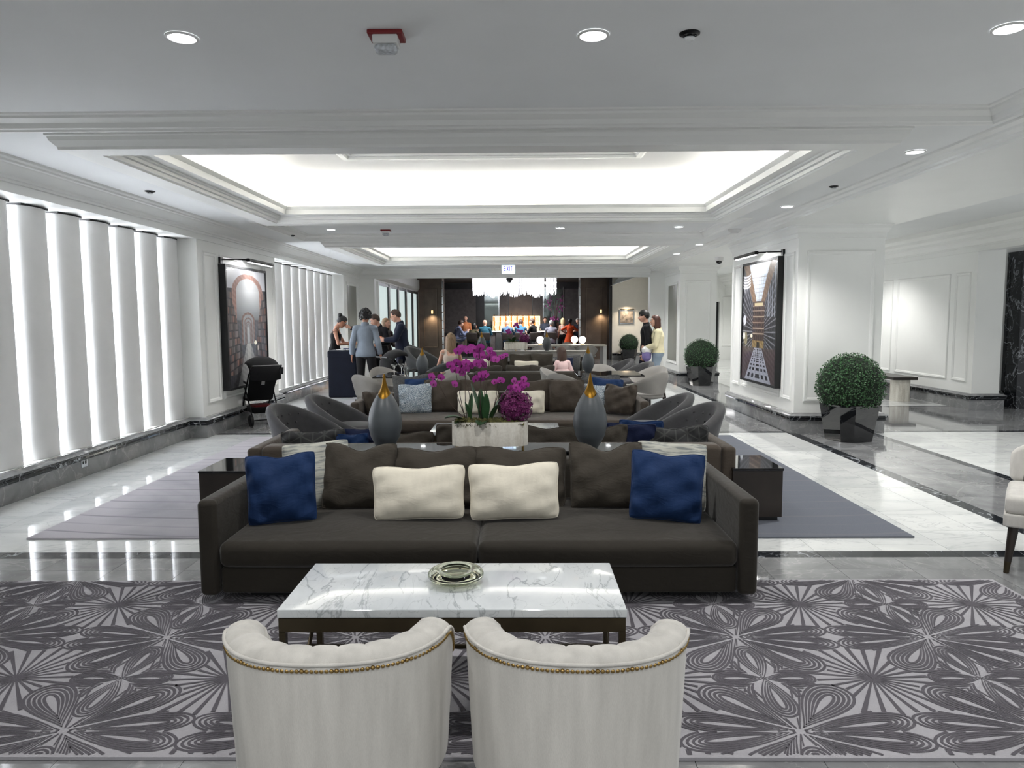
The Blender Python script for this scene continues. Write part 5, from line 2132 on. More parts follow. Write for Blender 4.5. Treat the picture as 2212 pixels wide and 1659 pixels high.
def topiary(label, loc, sc=1.0, rz=.35, n=5200, seed=1):
    t = thing('topiary', label, 'plant', loc, rz)
    t.scale = (sc, sc, sc)
    rings = [(.235, 0.0), (.30, .43), (.305, .45), (.275, .45), (.265, .40)]
    vs = []
    N = 12
    for r, z in rings:
        for k in range(N):
            a = 2 * PI * (k + (.0)) / N
            c, s = math.cos(a), math.sin(a)
            q = (abs(c) ** 6 + abs(s) ** 6) ** (-1 / 6)
            tw = .0 if z < .05 else .0
            vs.append((r * q * c, r * q * s, z))
    fs = [(r * N + k, r * N + (k + 1) % N, (r + 1) * N + (k + 1) % N, (r + 1) * N + k) for r in range(len(rings) - 1) for k in range(N)] + [tuple(range(N))[::-1]]
    MB().add(vs, fs).build('pot', M['blackgl'], t, smooth=0)
    MB().lathe([(.25, .40), (.0, .42)], 16, cap=False).build('soil', M['moss'], t)
    rr = random.Random(seed)
    R, cz = .375, .665
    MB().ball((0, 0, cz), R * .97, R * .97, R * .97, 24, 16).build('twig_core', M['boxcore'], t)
    m = MB()
    for k in range(n):
        a = math.acos(1 - 2 * rr.random())
        b = rr.uniform(0, 2 * PI)
        d = Vector((math.sin(a) * math.cos(b), math.sin(a) * math.sin(b), math.cos(a)))
        bump = 1 + .02 * math.sin(9 * b + 5 * a) + .015 * math.sin(14 * a + 3)
        p = d * (R * rr.uniform(.95, 1.06) * bump)
        x = d.cross(Vector((rr.uniform(-1, 1), rr.uniform(-1, 1), rr.uniform(-1, 1)))).normalized()
        y = (d.cross(x) + d * rr.uniform(.2, 1.2)).normalized()
        L, w = rr.uniform(.018, .03), rr.uniform(.007, .011)
        c = Vector((0, 0, cz)) + p
        m.add([tuple(c), tuple(c + y * L * .5 + x * w), tuple(c + y * L), tuple(c + y * L * .5 - x * w)], [(0, 1, 2, 3)])
    stuff(m.build('foliage', M['boxleaf'], t, smooth=0))
    return t


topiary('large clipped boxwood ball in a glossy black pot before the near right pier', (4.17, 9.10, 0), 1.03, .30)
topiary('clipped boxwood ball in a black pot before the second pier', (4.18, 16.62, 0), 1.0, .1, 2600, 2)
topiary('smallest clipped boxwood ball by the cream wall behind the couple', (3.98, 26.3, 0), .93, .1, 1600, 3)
t = thing('bench', 'wooden bench on a stone drum leg along the right hall wall', 'bench', (7.0, 13.95, 0))
MB().rbox(-.22, .22, -.85, .85, .40, .455, .008, 1, seg=1).build('wooden_top', M['walnut'], t, smooth=12)
MB().lathe([(.165, 0), (.165, .40)], 32, (.02, -.62, 0)).build('drum_leg', M['traver'], t)
MB().box(-.19, .19, .35, .6, 0, .40).build('block_leg', M['walnut'], t, smooth=0)

t = thing('podium', 'midnight blue cloth covered check in stand beside the man in light blue', 'stand', (-3.50, 14.45, 0))
MB().rbox(-.29, .29, -.24, .24, .0, .93, .04, 3).build('cloth_cover', M['navycl'], t)
MB().rbox(-.295, .295, -.245, .245, .78, .94, .04, 3).build('top_drape', M['navycl'], t)
for k, (x, y, r) in enumerate([(-.12, -.05, .3), (.02, .05, -.2), (.12, -.08, .6), (.2, .06, .1), (-.02, -.12, -.5), (.25, -.1, 0)]):
    o = MB().rbox(-.05, .05, -.035, .035, 0, .03 if k % 2 else .015, .004, 1, seg=1).build('name_badge', M['blue'] if k % 2 else M['white_pl'], None, (-3.50 + x * .85, 14.45 + y, .941), (0, 0, r))
    tag(o, ['white badge lying at the left of the dark podium', 'blue badge box left of centre on the podium', 'white badge near the front of the podium', 'blue badge box at the right rear of the podium', 'white badge at the front edge of the podium', 'blue badge box at the right front of the podium'][k], 'badge', 'badges on the podium')
M['redcl'] = fabric('dark_red_cloth', (96, 28, 30), .9, .1)


def stroller(label, loc, rz, sc=1.0, key='black'):
    """pushchair facing +Y, handle towards -Y"""
    t = thing('stroller', label, 'stroller', loc, rz)
    t.scale = (sc, sc, sc)
    for sx in (-1, 1):
        MB().tube([(sx * .19, -.30, .10), (sx * .2, -.05, .44), (sx * .2, .1, .58), (sx * .2, .22, .66)], .011, 8).build('rear_tube', M['blackmt'], t)
        MB().tube([(sx * .18, .36, .10), (sx * .2, .08, .42), (sx * .21, -.22, .74), (sx * .21, -.36, .84)], .012, 8).build('side_tube', M['blackmt'], t)
        for y, r in ((-.30, .085), (.36, .075)):
            w = MB()
            w.lathe([(r * .55, -.018), (r, -.02), (r, .02), (r * .55, .018)], 22, mat=Matrix.Translation((sx * .22, y, r + .001)) @ Matrix.Rotation(PI / 2, 4, 'Y'))
            wo = w.build('wheel', M['black'], t, smooth=50)
            h = MB().lathe([(.0, -.022), (r * .4, -.022), (r * .4, .022), (0, .022)], 14, mat=Matrix.Translation((sx * .22, y, r + .001)) @ Matrix.Rotation(PI / 2, 4, 'Y'))
            h.build('hub', M['blackmt'], wo)
        MB().tube([(sx * .21, -.05, .62), (sx * .23, .1, .66), (sx * .22, .22, .64)], .016, 8).build('armrest', M['black'], t)
    MB().tube([(-.22, -.30, .085), (.22, -.30, .085)], .009, 8).build('rear_axle', M['blackmt'], t)
    MB().tube([(-.21, -.36, .84), (-.21, -.42, .88), (.21, -.42, .88), (.21, -.36, .84)], .016, 8).build('handlebar', M['black'], t)

    def sb(u, v):
        x = (u * 2 - 1) * .19
        z = .36 + .52 * v
        y = .02 - .30 * v - .05 * (1 - (u * 2 - 1) ** 2)
        return (x, y, z)
    m = MB()
    m.grid(sb, 10, 12)
    m.grid(lambda u, v: (sb(1 - u, v)[0], sb(1 - u, v)[1] - .03, sb(1 - u, v)[2]), 10, 12)
    m.build('seat_back', M['blackcl'], t, smooth=60)
    MB().rbox(-.19, .19, -.0, .28, .34, .40, .025, 2).build('seat', M['blackcl'], t)

    def can(u, v):
        a = -.25 + v * 2.3          # from the back lip over the top to the front visor
        b = (u * 2 - 1) * 1.35
        r = .27
        return (.225 * math.sin(b) / math.sin(1.35), -.13 - r * math.cos(a) * (.75 + .25 * math.cos(b)), .74 + r * math.sin(a) * (.55 + .45 * math.cos(b)))
    m = MB()
    m.grid(can, 16, 16)
    m.grid(lambda u, v: tuple(Vector(can(1 - u, v)) - Vector((0, 0, .012))), 16, 16)
    m.build('canopy', M['blackcl'], t, smooth=60)
    MB().rbox(-.17, .17, -.22, .18, .17, .27, .04, 2).build('basket', M['blackcl'], t)
    MB().rbox(-.14, .14, -.19, .12, .22, .29, .03, 2, .02).build('basket_load', M['redcl'], t)
    MB().box(-.035, .035, -.372, -.367, .62, .76).build('care_label', M['white_pl'], t, smooth=0) if False else None
    MB().add([(-.05, -.225, .60), (.0, -.225, .60), (.0, -.30, .73), (-.05, -.30, .73)], [(0, 1, 2, 3), (3, 2, 1, 0)]).build('care_label', M['white_pl'], t, (0, -.045, 0), smooth=0)
    MB().lathe([(.03, .0), (.038, .1), (.032, .1), (.026, .01)], 12, (.27, -.2, .74)).build('cup_holder', M['black'], t)
    return t


stroller('black folding stroller parked before the arched library picture', (-3.90, 10.75, 0), .62)
stroller('dark stroller with a raised hood beside the man in the navy suit', (-2.10, 13.0, 0), -.9, 1.0)


# ------------------------------------------------------------------ people
def skinmat(name, rgb):
    return plain(name, rgb, .55, var=.04, scale=20)


def hairmat(name, rgb):
    t = NT(name)
    c = lin(rgb)
    n = t.noise(t.coord('Object', (1, 1, .12)), 70, 3)
    t.link(t.ramp(n, [(.3, tuple(q * .7 for q in c[:3])), (.7, tuple(min(1, q * 1.25) for q in c[:3]))]), t.b.inputs['Base Color'])
    t.set(Roughness=.5)
    t.bump(n, .4, .004)
    return t.m


SK = {'a': skinmat('light_skin', (206, 160, 138)), 'b': skinmat('tan_skin', (172, 122, 98)), 'c': skinmat('brown_skin', (120, 80, 62))}
HAIR = {'black': hairmat('black_hair', (13, 11, 11)), 'brown': hairmat('brown_hair', (62, 42, 32)), 'auburn': hairmat('auburn_hair', (74, 40, 30)),
        'fair': hairmat('light_brown_hair', (132, 108, 82)), 'blonde': hairmat('blonde_hair', (214, 196, 150)), 'grey': hairmat('grey_hair', (150, 148, 146))}
CL = {}


def cloth(name, rgb, var=.08):
    if name not in CL:
        CL[name] = fabric(name, rgb, .85, .12, var, weave=300)
    return CL[name]


M['eyewhite'] = plain('eye_white', (214, 210, 206), .3)
M['iris'] = plain('dark_iris', (30, 22, 18), .2)
M['lips'] = plain('lips', (150, 84, 80), .5)


def cap_mesh(m, p0, p1, r0, r1, lat=None, n=14):
    """closed tapered capsule; r = (lateral, depth) or number"""
    p0, p1 = Vector(p0), Vector(p1)
    a0, b0 = r0 if isinstance(r0, tuple) else (r0, r0)
    a1, b1 = r1 if isinstance(r1, tuple) else (r1, r1)
    d = p1 - p0
    L = max(d.length, 1e-5)
    d = d / L
    if lat is None:
        lat = Vector((1, 0, 0)) if abs(d.x) < .9 else Vector((0, 1, 0))
    x = (Vector(lat) - d * Vector(lat).dot(d)).normalized()
    y = d.cross(x)
    st = []
    for k in range(4):
        a = PI / 2 * k / 4
        st.append((-min(a0, b0) * math.cos(a), math.sin(a), 0))
    st.append((0, 1, 0))
    st.append((L, 1, 1))
    for k in range(1, 5):
        a = PI / 2 * k / 4
        st.append((L + min(a1, b1) * math.sin(a), math.cos(a), 1))
    vs, fs = [], []
    for (t, s, e) in st:
        s = max(s, .02)
        ra, rb = (a0, b0) if e == 0 else (a1, b1)
        for k in range(n):
            g = 2 * PI * k / n
            vs.append(tuple(p0 + d * t + x * (ra * s * math.cos(g)) + y * (rb * s * math.sin(g))))
    for i in range(len(st) - 1):
        for k in range(n):
            fs.append((i * n + k, i * n + (k + 1) % n, (i + 1) * n + (k + 1) % n, (i + 1) * n + k))
    fs.append(tuple(range(n))[::-1])
    fs.append(tuple((len(st) - 1) * n + k for k in range(n)))
    m.add(vs, fs)


def ik(a, b, l1, l2, pole):
    a, b = Vector(a), Vector(b)
    d = b - a
    D = min(d.length, (l1 + l2) * .998)
    dn = d.normalized()
    b = a + dn * D
    x = (l1 * l1 - l2 * l2 + D * D) / (2 * D)
    h = math.sqrt(max(0, l1 * l1 - x * x))
    p = Vector(pole)
    p = (p - dn * p.dot(dn))
    p = p.normalized() if p.length > 1e-6 else Vector((0, 1, 0))
    return a + dn * x + p * h, b


def person(label, loc, rz, H=1.72, skin='a', hair=('short', 'black'), wear=(), lean=.04, side=0.0, twist=0.0, yaw=0.0, pitch=0.0,
           hl=None, hr=None, el=(-.35, -.4, -1), er=(.35, -.4, -1), fl=(-.055, 0), fr=(.055, .02), seat=None, kneeout=.1, vox=.012, fem=False, wide=1.0, lo=False, curl=.5, glasses=False, group=None, foot_z=0.0, hs=1.05):
    t = thing('person', label, 'person', loc, rz, group)
    fem_s = .92 if fem else 1.0
    V = Vector
    pz = (.525 * H) if seat is None else seat
    P = V((0, 0, pz))
    up = V((math.sin(side), math.sin(lean), math.cos(lean))).normalized()
    X = (Matrix.Rotation(twist, 3, 'Z') @ V((1, 0, 0)))
    X = (X - up * X.dot(up)).normalized()
    Fw = up.cross(X)
    N = P + up * (.295 * H)
    W_ = P + up * (.115 * H)
    Ch = P + up * (.21 * H)
    shw = .099 * H * fem_s * (1 if not fem else .97)
    SHl, SHr = N - up * .03 * H - X * shw, N - up * .03 * H + X * shw
    Hm = Matrix.Rotation(yaw, 3, 'Z') @ Matrix.Rotation(-pitch, 3, 'X')
    nb = N + up * .035 * H + Fw * .012 * H
    Hc = nb + Hm @ V((0, .018 * H * hs, .07 * H * hs))
    ua, fa = .172 * H, .150 * H
    bones = {}
    m = MB()
    hip = (.093 if not fem else .097) * H * wide

    def cap(nm, p0, p1, r0, r1, lat=None):
        bones.setdefault(nm, []).append((V(p0), V(p1), max(r0) if isinstance(r0, tuple) else r0, max(r1) if isinstance(r1, tuple) else r1))
        cap_mesh(m, p0, p1, r0, r1, lat)
    cap('torso', P + up * .0 * H, P + up * .045 * H, (hip, .066 * H * wide), (hip * .95, .064 * H * wide), X)
    cap('torso', P + up * .05 * H, W_, (hip * .9, .06 * H * wide), (.074 * H * wide * fem_s, .054 * H * wide), X)
    cap('torso', W_, Ch, (.074 * H * wide * fem_s, .054 * H * wide), (.092 * H * fem_s, .066 * H), X)
    cap('torso', Ch, N - up * .045 * H, (.092 * H * fem_s, .066 * H), (.085 * H * fem_s, .05 * H), X)
    cap('torso', SHl - up * .004 * H, SHr - up * .004 * H, .033 * H * fem_s, .033 * H * fem_s)
    cap('torso', N - up * .03 * H, N + up * .012 * H, (.055 * H, .036 * H), (.034 * H, .032 * H), X)
    if fem:
        for s in (-1, 1):
            cap('torso', Ch + X * s * .042 * H + Fw * .028 * H - up * .012 * H, Ch + X * s * .042 * H + Fw * .034 * H - up * .018 * H, .030 * H, .026 * H)
    cap('neck', N, nb + Hm @ V((0, 0, .03 * H)), .030 * H * fem_s, .028 * H * fem_s)
    Q = H * hs
    hx = Hm @ V((1, 0, 0))
    cap('head', Hc + Hm @ V((0, -.006 * Q, -.012 * Q)), Hc + Hm @ V((0, -.006 * Q, .018 * Q)), (.042 * Q, .052 * Q), (.043 * Q, .052 * Q), hx)
    cap('head', Hc + Hm @ V((0, .018 * Q, -.018 * Q)), Hc + Hm @ V((0, .022 * Q, -.045 * Q)), (.036 * Q, .034 * Q), (.024 * Q, .024 * Q), hx)
    cap('head', Hc + Hm @ V((0, .05 * Q, -.004 * Q)), Hc + Hm @ V((0, .060 * Q, -.018 * Q)), .0065 * Q, .0085 * Q)
    for s in (-1, 1):
        cap('head', Hc + Hm @ V((s * .045 * Q, -.004 * Q, -.012 * Q)), Hc + Hm @ V((s * .047 * Q, -.006 * Q, .006 * Q)), (.006 * Q, .010 * Q), (.006 * Q, .011 * Q), hx)
    for s, SH, tgt, pole in ((-1, SHl, hl, el), (1, SHr, hr, er)):
        nm = 'L' if s < 0 else 'R'
        if tgt is None:
            tgt = V((s * (shw + .045 * H), .03 * H, pz - .05 * H))
        E_, Wr = ik(SH, tgt, ua, fa, pole)
        cap('uarm' + nm, SH - up * .006 * H, E_, .0280 * H * fem_s, .0235 * H * fem_s)
        cap('farm' + nm, E_, Wr, .0238 * H * fem_s, .0155 * H * fem_s)
        hd = (Wr - E_).normalized()
        sd = V((s, 0, 0)) - hd * hd.x * s
        sd = sd.normalized() if sd.length > .2 else V((0, 1, 0))
        fwv = sd.cross(hd).normalized()
        if fwv.y < 0:
            fwv = -fwv
        pc = Wr + hd * .045 * H
        cap('hand' + nm, Wr, pc, (.012 * H, .019 * H), (.0105 * H, .024 * H), sd)
        if not lo:
            for k in range(4):
                b = pc + fwv * (.017 - .0115 * k) * H
                ln = (.036, .042, .039, .030)[k] * H
                q = b + hd * ln * .55 - sd * s * 0
                cap('hand' + nm, b, q, .0058 * H, .0054 * H)
                cap('hand' + nm, q, q + (hd * .72 - sd * .5).normalized() * ln * .5, .0054 * H, .0046 * H)
            b = Wr + hd * .018 * H + fwv * .016 * H
            q = b + (hd * .6 + fwv * .6).normalized() * .026 * H
            cap('hand' + nm, b, q, .0068 * H, .006 * H)
            cap('hand' + nm, q, q + (hd * .9 + fwv * .1).normalized() * .02 * H, .0058 * H, .005 * H)
        else:
            cap('hand' + nm, pc, pc + hd * .03 * H, (.009 * H, .02 * H), (.008 * H, .014 * H), sd)
    tl, sl = .245 * H, .235 * H
    for s, ft in ((-1, fl), (1, fr)):
        nm = 'L' if s < 0 else 'R'
        hp = P + X * s * .052 * H - V((0, 0, .01 * H))
        ank = V((ft[0] * H / 1.0 if abs(ft[0]) < .3 else ft[0], ft[1], foot_z + .045 * H))
        K, A_ = ik(hp, ank, tl, sl, (s * kneeout, 1, 0.05))
        cap('thigh' + nm, hp, K, .05 * H * (1 if not fem else 1.03), .033 * H)
        cap('shin' + nm, K, K.lerp(A_, .35), .033 * H, .033 * H)
        cap('shin' + nm, K.lerp(A_, .35), A_, .032 * H, .020 * H)
        fd = V((s * .12, 1, 0)).normalized()
        cap('foot' + nm, A_ + V((0, 0, -.012 * H)) - fd * .012 * H, A_ + fd * .095 * H + V((0, 0, -.028 * H)), (.020 * H, .022 * H), (.022 * H, .014 * H), V((1, 0, 0)))
    tmp = m.build('tmp_body', SK[skin], None, smooth=0)
    rm = tmp.modifiers.new('r', 'REMESH')
    rm.mode = 'VOXEL'
    rm.voxel_size = vox
    sm = tmp.modifiers.new('s', 'SMOOTH')
    sm.factor = .5
    sm.iterations = 12 if not lo else 6
    dg = bpy.context.evaluated_depsgraph_get()
    me = bpy.data.meshes.new_from_object(tmp.evaluated_get(dg))
    bpy.data.objects.remove(tmp)
    me.name = 'body'
    nv = len(me.vertices)
    co = np.empty(nv * 3)
    me.vertices.foreach_get('co', co)
    co = co.reshape(-1, 3)
    no = np.empty(nv * 3)
    me.vertices.foreach_get('normal', no)
    no = no.reshape(-1, 3)
    names = list(bones)
    best = np.full(nv, 1e9)
    who = np.zeros(nv, int)
    par = np.zeros(nv)
    for i, nm in enumerate(names):
        for j, (a, b, ra, rb) in enumerate(bones[nm]):
            a_, b_ = np.array(a), np.array(b)
            d = b_ - a_
            LL = max(d @ d, 1e-9)
            q = np.clip(((co - a_) @ d) / LL, 0, 1)
            ds = np.linalg.norm(co - a_ - q[:, None] * d, axis=1) - (ra + (rb - ra) * q)
            k = ds < best
            best[k] = ds[k]
            who[k] = i
            par[k] = q[k]
    me.materials.clear()
    me.materials.append(SK[skin])
    me.polygons.foreach_set('use_smooth', [True] * len(me.polygons))
    body = link('body', me, t)
    polys = [tuple(p.vertices) for p in me.polygons]
    isb = {nm: who == i for i, nm in enumerate(names)}
    none = np.zeros(nv, bool)
    rel = (co - np.array(P)) @ np.array(up) / H

    def sub(name, mask, off, mat, flare=None):
        fs = [f for f in polys if sum(mask[i] for i in f) >= len(f)]
        used = sorted(set(i for f in fs for i in f))
        mp = {i: k for k, i in enumerate(used)}
        pos = co + no * off
        if flare is not None:
            pos = pos + flare(co, no)
        mm = MB().add([tuple(pos[i]) for i in used], [tuple(mp[i] for i in f) for f in fs])
        return mm.build(name, mat, t, smooth=80)

    def B(*ns):
        r = none.copy()
        for n_ in ns:
            for s_ in ('', 'L', 'R'):
                if n_ + s_ in isb:
                    r |= isb[n_ + s_]
        return r
    for w in wear:
        k = w[0]
        mat = w[1]
        if k == 'top':           # sleeve: 0 none, .5 short, 1 long ; hem below hip (fraction of H)
            sleeve, hem = w[2], w[3]
            mask = B('torso') & (rel > hem)
            mask |= B('thigh') & (rel > hem)
            mask |= B('neck') & (par < .25)
            if sleeve > 0:
                ua_m = B('uarm')
                mask |= ua_m & (par < (sleeve * 2 if sleeve <= .5 else 2))
            else:
                mask &= ~((rel > .262) & (np.abs((co - np.array(N)) @ np.array(X)) > .075 * H)) & ~((rel > .235) & (np.abs((co - np.array(N)) @ np.array(X)) < .04 * H)) & ~B('neck')
            if sleeve > .5:
                mask |= B('farm') & (par < (sleeve - .5) * 2)
            o = w[4] if len(w) > 4 else .012
            sub(w[5] if len(w) > 5 else 'shirt', mask, o, mat)
        elif k == 'trousers':
            o = w[2] if len(w) > 2 else .014
            fl_ = w[3] if len(w) > 3 else 0
            hm = np.clip((.27 * H - (co[:, 2] - foot_z)) / (.27 * H), 0, 1)
            mask = (B('torso') & (rel < .055)) | B('thigh') | B('shin')

            def flare(c, n, fl_=fl_, hm=hm):
                f = n.copy()
                f[:, 2] = 0
                return f * (fl_ * hm)[:, None]
            sub('trousers', mask, o, mat, flare)
        elif k == 'shoes':
            sub('shoe', B('foot') & isb.get('footL', none), .006, mat)
            sub('shoe', B('foot') & isb.get('footR', none), .006, mat)
        elif k == 'skirt':
            z0, z1, r1 = w[2] * H, w[3], w[4]
            mm = MB()
            rows = 14
            n = 40

            def fn(u, v):
                a = u * 2 * PI
                z = z0 + (z1 - z0) * v
                r = (.086 * H * wide + (r1 - .086 * H) * (v ** .7)) * (1 + .05 * v * math.sin(a * 11))
                return (r * math.cos(a), r * .78 * math.sin(a), z)
            mm.grid(fn, n, rows, True)
            mm.build('skirt', mat, t, smooth=80)
    # face
    if not lo:
        for s in (-1, 1):
            e = MB().ball(tuple(Hc + Hm @ V((s * .0185 * Q, .0425 * Q, .004 * Q))), .0062 * Q, .0062 * Q, .0042 * Q, 10, 8)
            eo = e.build('eye', M['eyewhite'], t, smooth=80)
            MB().ball(tuple(Hc + Hm @ V((s * .0185 * Q, .0472 * Q, .004 * Q))), .0036 * Q, .0036 * Q, .0042 * Q, 8, 6).build('iris', M['iris'], eo, smooth=80)
            MB().tube([tuple(Hc + Hm @ V((s * .008 * Q, .051 * Q, .0135 * Q))), tuple(Hc + Hm @ V((s * .019 * Q, .050 * Q, .017 * Q))), tuple(Hc + Hm @ V((s * .030 * Q, .043 * Q, .0125 * Q)))], .0022 * Q, 6).build('eyebrow', HAIR[hair[1]], t)
        MB().tube([tuple(Hc + Hm @ V((-.014 * Q, .046 * Q, -.036 * Q))), tuple(Hc + Hm @ V((0, .053 * Q, -.035 * Q))), tuple(Hc + Hm @ V((.014 * Q, .046 * Q, -.036 * Q)))], [.0022 * Q, .0042 * Q, .0022 * Q], 6).build('mouth', M['lips'], t)
    # hair
    hk, hc = hair[0], hair[1]
    if hk != 'bald':
        rr = random.Random(hash(label) & 255 if False else len(label))
        mm = MB()
        hR = V((.050 * Q, .061 * Q, .064 * Q))
        nu, nvv = 28, 18
        amp = .015
        vol = 1.18 if hk == 'curly' else 1.03
        vs, ok = [], []
        for j in range(nvv + 1):
            a = PI / 2 - (PI * .74) * j / nvv
            for i in range(nu):
                b = 2 * PI * i / nu
                d = V((math.cos(a) * math.cos(b), math.cos(a) * math.sin(b), math.sin(a)))
                q = vol * (1 + amp * (math.sin(7 * b + 3 * j) + math.sin(5 * a * 3 + 4 * b)))
                p = V((d.x * hR.x, d.y * hR.y, d.z * hR.z)) * q + V((0, -.008 * Q, .008 * Q))
                face = d.y > .18 and d.z < (.52 if hk != 'fringe' else .22) - .25 * (abs(d.x) > .62)
                low = d.z < (-.66 if d.y < -.2 else -.30)
                ok.append(not face and not low)
                vs.append(p)
        fs = []
        inn = [p * .84 + V((0, -.004 * Q, 0)) for p in vs]
        for j in range(nvv):
            for i in range(nu):
                f = (j * nu + i, (j + 1) * nu + i, (j + 1) * nu + (i + 1) % nu, j * nu + (i + 1) % nu)
                if sum(ok[q] for q in f) >= 2:
                    fs.append(f)
        pts = []
        for f_i, p in enumerate(vs):
            pts.append(tuple(Hc + Hm @ (p if ok[f_i] else inn[f_i])))
        mm.add(pts, fs)
        if hk == 'curly':
            for k in range(230):
                i_ = rr.randrange(len(pts))
                if ok[i_]:
                    q = Vector(pts[i_]) + V((rr.uniform(-.008, .008), rr.uniform(-.008, .008), rr.uniform(-.008, .008)))
                    mm.ball(tuple(q), .011 * Q, .011 * Q, .011 * Q, 7, 5)
        if hk == 'bun':
            mm.ball(tuple(Hc + Hm @ V((0, -.066 * Q, .052 * Q))), .03 * Q, .028 * Q, .028 * Q, 14, 10)
        ho = mm.build('hair', HAIR[hc], t, smooth=80)
        if hk == 'long':
            L = hair[2] if len(hair) > 2 else .22
            lm = MB()
            Hy = Matrix.Rotation(yaw * .8, 3, 'Z')

            def fn(u, v):
                th = -PI * .60 + u * PI * 1.20
                r1 = .052 * Q * (1 + .12 * math.sin(v * PI)) * (1 - .25 * max(0, v - .6))
                x = r1 * math.sin(th) * (1 + .05 * math.sin(9 * th + 6 * v))
                y = -.062 * Q * math.cos(th) * (1 - .1 * v) - .004 * Q
                z = .03 * Q - v * L * Q * (1 + .03 * math.sin(13 * th))
                q = Hm @ V((x, y, min(z, .03 * Q))) if v < .3 else None
                p1 = Hm @ V((x, y, z))
                p2 = Hy @ V((x, y - .012 * Q, z))
                k = min(1, max(0, v * 2))
                return tuple(Hc + p1.lerp(p2, k))
            lm.grid(fn, 26, 16)
            lm.grid(lambda u, v: tuple(V(fn(1 - u, v)) * .0 + V(fn(1 - u, v)).lerp(V(Hc) + V((0, 0, V(fn(1 - u, v)).z - Hc.z)), .25)), 26, 16)
            lm.build('long_hair', HAIR[hc], t, smooth=80)
    if glasses:
        gm = MB()
        for s in (-1, 1):
            c = Hc + Hm @ V((s * .019 * Q, .056 * Q, .003 * Q))
            ring = [tuple(c + Hm @ V((.0145 * Q * math.cos(a), 0, .011 * Q * math.sin(a)))) for a in [2 * PI * k / 14 for k in range(14)]]
            gm.tube(ring, .0018 * Q, 5, True)
            gm.tube([tuple(Hc + Hm @ V((s * .033 * Q, .055 * Q, .006 * Q))), tuple(Hc + Hm @ V((s * .047 * Q, .0, .004 * Q)))], .0016 * Q, 5)
        gm.build('glasses', M['brass'], t, smooth=80)
    return t


DEN = cloth('light_blue_chambray', (122, 131, 143))
BLK = cloth('black_garment', (20, 20, 23))
NAVY = cloth('navy_suiting', (30, 36, 54))
DKBR = cloth('dark_brown_knit', (44, 32, 32))
YEL = cloth('butter_yellow_knit', (214, 206, 172))
JEAN = cloth('washed_denim', (126, 140, 154), .14)
DKJ = cloth('dark_navy_twill', (30, 32, 48))
SHOE = plain('black_shoe_leather', (20, 20, 22), .35)
TANS = plain('tan_suede', (160, 128, 98), .8)

# group round the dark stand
person('woman in a black sleeveless top with a hair bun looking down at her hands', (-3.83, 14.95, 0), -PI / 2 + .1, 1.66, 'b', ('bun', 'black'),
       [('top', BLK, 0, -.02, .006, 'tank_top'), ('trousers', BLK, .014, .07), ('shoes', SHOE)], lean=.10, pitch=.62, hl=(-.06, .36, 1.06), hr=(.10, .32, 1.04), el=(-.6, -.6, -.3), er=(.6, -.6, -.3), fem=True,
       fl=(-.05, 0), fr=(.05, .05), vox=.010)
person('man in a light blue shirt with curly dark hair seen from behind', (-2.98, 13.98, 0), .05, 1.735, 'b', ('curly', 'black'),
       [('top', DEN, .92, -.045, .022), ('trousers', cloth('black_trousers', (24, 23, 26)), .018, .01), ('shoes', SHOE)], lean=.02, pitch=.25, hl=(-.27, .04, .84), hr=(.28, .06, .84), el=(-.3, -1, 0), er=(.3, -1, 0),
       fl=(-.07, 0), fr=(.08, .03), vox=.010, curl=.6)
person('woman in a dark sweater reaching out one arm behind the man in light blue', (-2.96, 15.45, 0), PI - .5, 1.68, 'a', ('short', 'brown'),
       [('top', cloth('black_knit', (28, 26, 30)), .98, -.05, .02, 'sweater'), ('trousers', BLK), ('shoes', SHOE)], lean=.1, pitch=.45, yaw=-.5, hr=(.52, .38, 1.38), er=(.9, .1, -1.0), hl=(-.2, .3, 1.02), fem=True, vox=.011)
person('woman with long brown hair and a dark jacket beside the man in the navy suit', (-2.98, 16.05, 0), -PI + .8, 1.57, 'a', ('long', 'fair', .24),
       [('top', DKBR, .98, -.10, .02, 'jacket'), ('trousers', cloth('pale_denim', (150, 160, 176)), .014), ('shoes', SHOE)], lean=.0, pitch=.0, yaw=.35, hl=(-.12, .28, .95), hr=(.10, .30, 1.10), fem=True, vox=.011)
person('man in a navy suit and glasses facing left with a drink', (-2.44, 15.1, 0), PI / 2 + .25, 1.765, 'a', ('short', 'brown'),
       [('top', NAVY, .98, -.07, .024, 'suit_jacket'), ('trousers', NAVY, .018), ('shoes', SHOE)], lean=.08, pitch=.35, hl=(-.10, .38, 1.12), hr=(.12, .34, 1.12), el=(-.7, -.6, -.3), er=(.7, -.6, -.3), wide=1.12, vox=.010, glasses=True)
o = MB().lathe([(.03, 0), (.038, .09), (.035, .09), (.028, .006), (0, .006)], 16, cap=False).build('drinking_glass', plain('peach_drink', (232, 150, 110), .2), None, (-2.93, 15.22, 1.10), smooth=60)
tag(o, 'peach coloured drink held by the man in the navy suit', 'glass')

